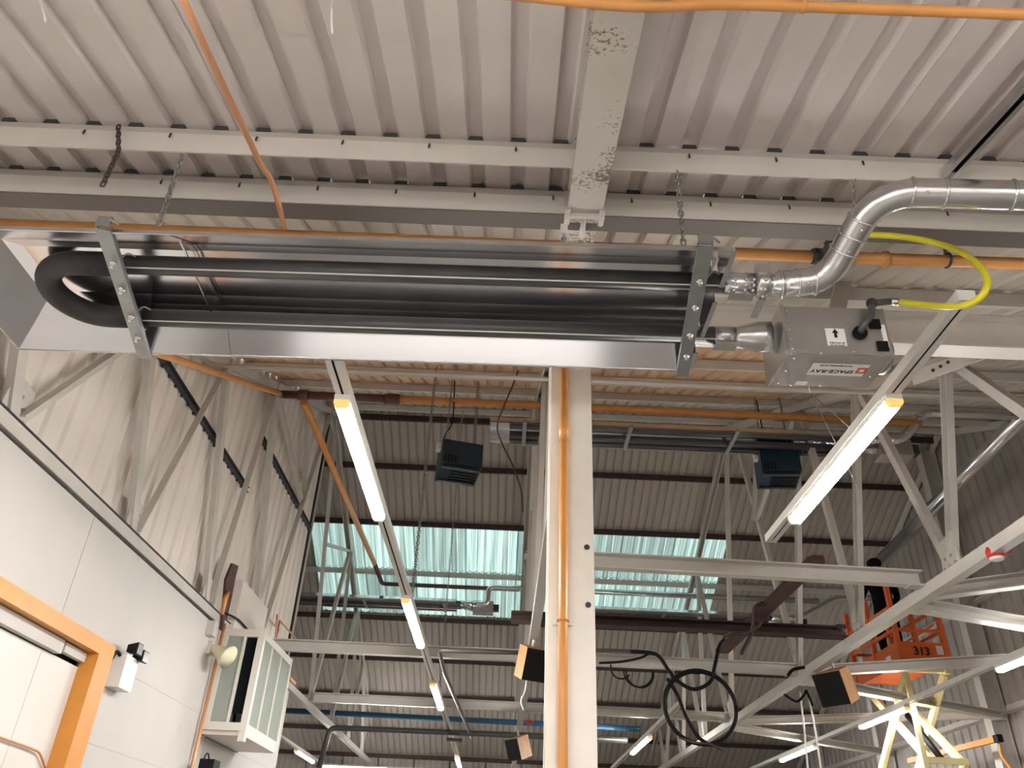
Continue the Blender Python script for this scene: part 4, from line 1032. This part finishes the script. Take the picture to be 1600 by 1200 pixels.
MB().box(((XL+OX)/2, (OY0+OY1)/2, OZ0-.035), (OX-XL+.05, OY1-OY0, .05)).build('base_board', 'gable', wn)
MB().box(((XL+OX)/2, (OY0+OY1)/2, OZ1+.01), (OX-XL, OY1-OY0-.03, .03)).build('top_board', 'frame', wn)
MB().box((OX-.105, OY0+.03, OZ0+.60), (.13, .02, .85)).build('dark_opening', 'navy', wn)
# horn loudspeaker
ho = thing('horn_loudspeaker', at(335, 1012, 'X', XL+.04), 'ivory horn loudspeaker on the wall in front of the window box', 'speaker')
h0 = at(334, 1013, 'X', XL+.06); h1 = at(357, 1027, 'X', XL+.27)
dd = (h1-h0)
MB().tube([h0, h0+dd*.25, h0+dd*.6, h0+dd*.9, h0+dd*1.0, h0+dd*1.0], [.05, .06, .085, .115, .13, .105], 20, cap=False).build('horn_bell', 'horn', ho)
MB().tube([h0+dd*.25, h0+dd*.55, h0+dd*.78], [.05, .045, .02], 12).build('horn_driver', 'lampbody', ho)
MB().tube([h0+dd*.55, h0+dd*.98], [.06, .118], 20, cap=False).build('horn_throat', 'cream', ho)
MB().box(h0+V(-.04, 0, 0), (.05, .12, .14)).build('wall_bracket', 'steel', ho)
MB().box(at(331, 983, 'X', XL+.04), (.09, .14, .16)).build('junction_box', 'steel', None, label='grey junction box above the horn loudspeaker', cat='box')
# flood lamp at the bottom
fl = thing('flood_lamp', at(325, 1194, 'X', XL+.2), 'black flood lamp peeping in at the bottom edge under the window box', 'lamp')
c = at(327, 1197, 'X', XL+.2)
MB().box(c, (.16, .22, .12)).build('head', 'black', fl)
MB().torus(c+V(0, -.14, .03), .08, .008, (0, 1, 0), (0, 0, 1), 0, PI, 12, 6).build('yoke', 'black', fl)
# cable loops on wall head
MB().tube(spline([at(352, 958, 'X', XL+.06), at(372, 968, 'X', XL+.1), at(388, 985, 'X', XL+.1)], 5), .012, 6).build('wall_cable', 'black', None, label='black cable curving over the wall head to the window box', cat='cable')
MB().tube([at(433, 960, 'X', -3.3), at(431, 1000, 'X', -3.3), at(437, 970, 'X', -3.3), at(462, 997, 'X', -3.3)], .014, 6).build('copper_pipe', 'copper', None, label='thin copper pipe behind the top of the window box', cat='pipe')
MB().bar(at(452, 1060, 'X', -2.9), at(460, 1068, 'X', -2.9), .04, .04).build('copper_elbow', 'copper', None, label='copper fitting on the window box corner', cat='pipe')
# wandering cable by the middle truss
MB().tube(spline([at(811, 575, 'Y', 8.6), at(800, 605, 'Y', 8.6), at(787, 635, 'Y', 8.6), at(777, 665, 'Y', 8.8), at(783, 690, 'Y', 9.0), at(800, 725, 'Y', 9.0), at(814, 765, 'Y', 9.0), at(817, 800, 'Y', 9.0)], 6), .010, 6).build('hanging_cable', 'maroon', None, label='thin brown cable snaking down past the end of the second heater', cat='cable')

# ------------------------------------------------------------------ scissor lift with a worker
LZ = 4.58
LC = V(5.88, 12.04, LZ)
ex, ey = V(.71, .02, 0), V(-.02, 1.62, 0)
lift = thing('scissor_lift', (LC.x, LC.y, 0), 'orange scissor lift platform on cream scissor arms, raised behind the right truss', 'lift')
def lp(i, j, z): return LC+ex*i+ey*j+V(0, 0, z)
def lbox(i0, i1, j0, j1, z0, z1, m, name, par=lift):
    r = [lp(i0, j0, z0), lp(i1, j0, z0), lp(i1, j1, z0), lp(i0, j1, z0)]
    return MB().quadify([r, [p+V(0, 0, z1-z0) for p in r]]).build(name, m, par)
lbox(0, 1, 0, 1, 0, .05, 'liftorange', 'platform_floor')
kp = lbox(-.01, 1.01, -.015, .005, -.05, .28, 'liftorange', 'kick_plate')
lbox(-.02, .005, 0, 1, -.05, .28, 'liftorange', 'kick_plate'); lbox(.99, 1.02, 0, 1, 0, .15, 'liftorange', 'kick_plate'); lbox(0, 1, .99, 1.0, 0, .15, 'liftorange', 'kick_plate')
for (i, j) in ((0, 0), (1, 0), (0, 1), (1, 1), (0, .5), (1, .5)):
    MB().bar(lp(i, j, 0), lp(i, j, 1.14 if (i, j) != (1, 0) else .80), .066, .066).build('guard_post', 'liftorange', lift)
for z in (.6, 1.14):
    for a, b_ in (((0, 0), (1, 0)), ((1, 0), (1, 1)), ((0, 0), (0, 1)), ((0, 1), (1, 1))):
        if a == (0, 0) and b_ == (1, 0): z = .80 if z > 1 else .46
        MB().bar(lp(*a, z), lp(*b_, z), .04, .045).build('guard_rail', 'liftorange', lift)
MB().bar(lp(0, 0, .2), lp(.85, 0, .55), .03, .03).build('guard_brace', 'liftorange', lift)
def plate(i, z, j=-.02):
    x_ = ex.normalized(); z_ = V(0, 0, 1); n_ = x_.cross(z_)
    if n_.y > 0: n_ = -n_
    y_ = z_; c = lp(i, 0, z)+n_*.034
    x2 = y_.cross(n_)
    return Matrix(((x2.x, y_.x, n_.x, c.x), (x2.y, y_.y, n_.y, c.y), (x2.z, y_.z, n_.z, c.z), (0, 0, 0, 1)))
lamp_text('313', .17, plate(.45, .14), kp)
ls = decal(.10, .13, plate(.84, .17), 'sticker', 'label_plate', lift, .004)
ns = ey.normalized()
cside = lp(-.03, .22, .10)
x2 = -ns; n2_ = -ex.normalized(); y2 = V(0, 0, 1)
Ms = Matrix(((x2.x, y2.x, n2_.x, cside.x), (x2.y, y2.y, n2_.y, cside.y), (x2.z, y2.z, n2_.z, cside.z), (0, 0, 0, 1)))
decal(.16, .08, Ms, 'sticker', 'label_plate', lift, .006)
lbox(.02, .98, .0, .06, -.14, -.05, 'cream', 'mount_beam')
for i in (.08, .92): lbox(i-.06, i+.06, -.03, .04, -.16, -.0, 'cream', 'mount_lug')
# scissor arms: pairs of crossing cream beams, three stages
zs = [LZ-.15, 3.25, 1.95, .6]
for st_, (z1, z0) in enumerate(zip(zs, zs[1:])):
    for i in (.1, .9):
        MB().bar(lp(i, .05, z1-LZ), lp(i, .95, z0-LZ), .06, .11).build('scissor_arm', 'cream', lift)
        MB().bar(lp(i+(.08 if i < .5 else -.08), .95, z1-LZ), lp(i+(.08 if i < .5 else -.08), .05, z0-LZ), .06, .11).build('scissor_arm', 'cream', lift)
    MB().bar(lp(.05, .05, z0-LZ), lp(.95, .05, z0-LZ), .08, .08).build('cross_tube', 'cream', lift)
    MB().bar(lp(.05, .95, z0-LZ), lp(.95, .95, z0-LZ), .08, .08).build('cross_tube', 'cream', lift)
MB().bar(lp(.05, .02, -.1), lp(.05, .0, -LZ+.5), .07, .05).build('mast_post', 'cream', lift)
MB().tube([lp(.5, .1, -1.3), lp(.5, .55, -.6)], .045, 10).build('lift_ram', 'black', lift)
lbox(-.05, 1.05, -.1, 1.1, -LZ+.15, -LZ+.6, 'liftorange', 'chassis')
for (i, j) in ((0, .1), (1, .1), (0, .9), (1, .9)):
    c = lp(i, j, -LZ+.19); MB().tube([c-ex.normalized()*.08, c+ex.normalized()*.08], .19, 16).build('wheel', 'black', lift)
# worker
def person():
    base = lp(.5, .55, .05)
    t = thing('person', base, 'person in dark clothing and cap on the orange lift, seen from behind', 'person')
    sk = {'pel': (0, 0, .92), 'sp': (0, 0, 1.15), 'ch': (0, -.02, 1.36), 'nk': (0, -.02, 1.50), 'hd': (0, -.05, 1.62), 'ht': (0, -.05, 1.72),
          'hl': (-.10, 0, .88), 'kl': (-.12, -.03, .48), 'al': (-.12, .02, .09), 'tl': (-.12, -.14, .04),
          'hr': (.10, 0, .88), 'kr': (.13, -.03, .48), 'ar': (.14, .04, .09), 'tr': (.15, -.12, .04),
          'sl': (-.19, 0, 1.40), 'el': (-.27, -.06, 1.14), 'wl': (-.22, -.28, 1.05), 'ml': (-.21, -.36, 1.05),
          'sr': (.19, 0, 1.40), 'er': (.27, -.08, 1.15), 'wr': (.22, -.30, 1.12), 'mr': (.21, -.38, 1.13)}
    rad = dict(pel=.145, sp=.135, ch=.16, nk=.06, hd=.088, ht=.07, hl=.095, kl=.065, al=.05, tl=.045, hr=.095, kr=.065, ar=.05, tr=.045, sl=.075, el=.05, wl=.036, ml=.035, sr=.075, er=.05, wr=.036, mr=.035)
    ed = [('pel', 'sp'), ('sp', 'ch'), ('ch', 'nk'), ('nk', 'hd'), ('hd', 'ht'), ('pel', 'hl'), ('hl', 'kl'), ('kl', 'al'), ('al', 'tl'), ('pel', 'hr'), ('hr', 'kr'), ('kr', 'ar'), ('ar', 'tr'), ('ch', 'sl'), ('sl', 'el'), ('el', 'wl'), ('wl', 'ml'), ('ch', 'sr'), ('sr', 'er'), ('er', 'wr'), ('wr', 'mr')]
    ks = list(sk); me = bpy.data.meshes.new('body')
    S = 1.06
    sk = {k: (-a, -b_, c_) for k, (a, b_, c_) in sk.items()}
    me.from_pydata([tuple(base+V(*sk[k])*S) for k in ks], [(ks.index(a), ks.index(b_)) for a, b_ in ed], [])
    o = bpy.data.objects.new('body', me); C.objects.link(o)
    mo = o.modifiers.new('skin', 'SKIN'); 
    if not me.skin_vertices: me.skin_vertices.new()
    for i, k in enumerate(ks):
        me.skin_vertices[0].data[i].radius = (rad[k]*S, rad[k]*S)
    me.skin_vertices[0].data[0].use_root = True
    sb = o.modifiers.new('sub', 'SUBSURF'); sb.levels = 2; sb.render_levels = 2
    dg = bpy.context.evaluated_depsgraph_get(); me2 = bpy.data.meshes.new_from_object(o.evaluated_get(dg))
    o.modifiers.clear(); o.data = me2
    me2.materials.clear(); me2.materials.append(M['navy']); me2.materials.append(M['skin'])
    for p in me2.polygons:
        p.use_smooth = True
        z = (p.center.z-base.z)/S; yy = (p.center.y-base.y)/S
        p.material_index = 1 if (z > 1.50 or (yy > .27 and .9 < z < 1.3)) else 0
    o.parent = t; o.matrix_parent_inverse = wm(t).inverted()
    hd = base+V(0, .05, 1.64)*S
    MB().sphere(hd+V(0, -.01, .045), .112*S, 14, 9, (1, 1.1, .78)).build('cap', 'navy', t)
    MB().poly([hd+V(-.07, .08, .05), hd+V(.07, .08, .05), hd+V(.05, .17, .035), hd+V(-.05, .17, .035)], (0, 0, .012)).build('cap_peak', 'navy', t)
    fc = MB(); fc.sphere(hd+V(0, .095, -.01), .016, 8, 6, (.8, 1, 1.4))
    for s in (-1, 1): fc.sphere(hd+V(s*.092, .0, -.005), .022, 8, 6, (.4, .8, 1.2))
    fc.build('nose_and_ears', 'skin', t)
    for s, wk in ((-1, 'ml'), (1, 'mr')):
        c = base+V(*sk[wk])*S; fg = MB()
        for i, L_ in enumerate((.07, .08, .075, .06)):
            a = c+V(s*(-.026+.017*i), .02, .0); fg.tube([a, a+V(0, L_*.6, .008), a+V(0, L_, -.015)], [.009, .008, .006], 6)
        a = c+V(s*.03, -.01, 0); fg.tube([a, a+V(s*.03, .03, .01), a+V(s*.03, .055, .005)], [.011, .009, .007], 6)
        fg.build('fingers', 'skin', t)
    return t
person()
# orange jib on the right gable
jb = thing('jib_arm', at(1500, 1170, 'X', 7.2), 'orange jib arm with a black end cap low at the right edge', 'jib')
ja, jb_ = at(1420, 1189, 'X', 7.2), at(1556, 1155, 'X', 7.2)
MB().bar(ja, jb_, .06, .08).build('arm', 'orangedoor', jb)
MB().bar(jb_, jb_+(jb_-ja).normalized()*-.0+V(0, -.12, 0), .08, .10).build('end_cap', 'black', jb)
MB().tube(spline([jb_+V(0, -.06, -.07), at(1565, 1180, 'X', 7.2), at(1575, 1195, 'X', 7.2), at(1590, 1215, 'X', 7.2)], 6), .02, 8).build('hose', 'orangedoor', jb)
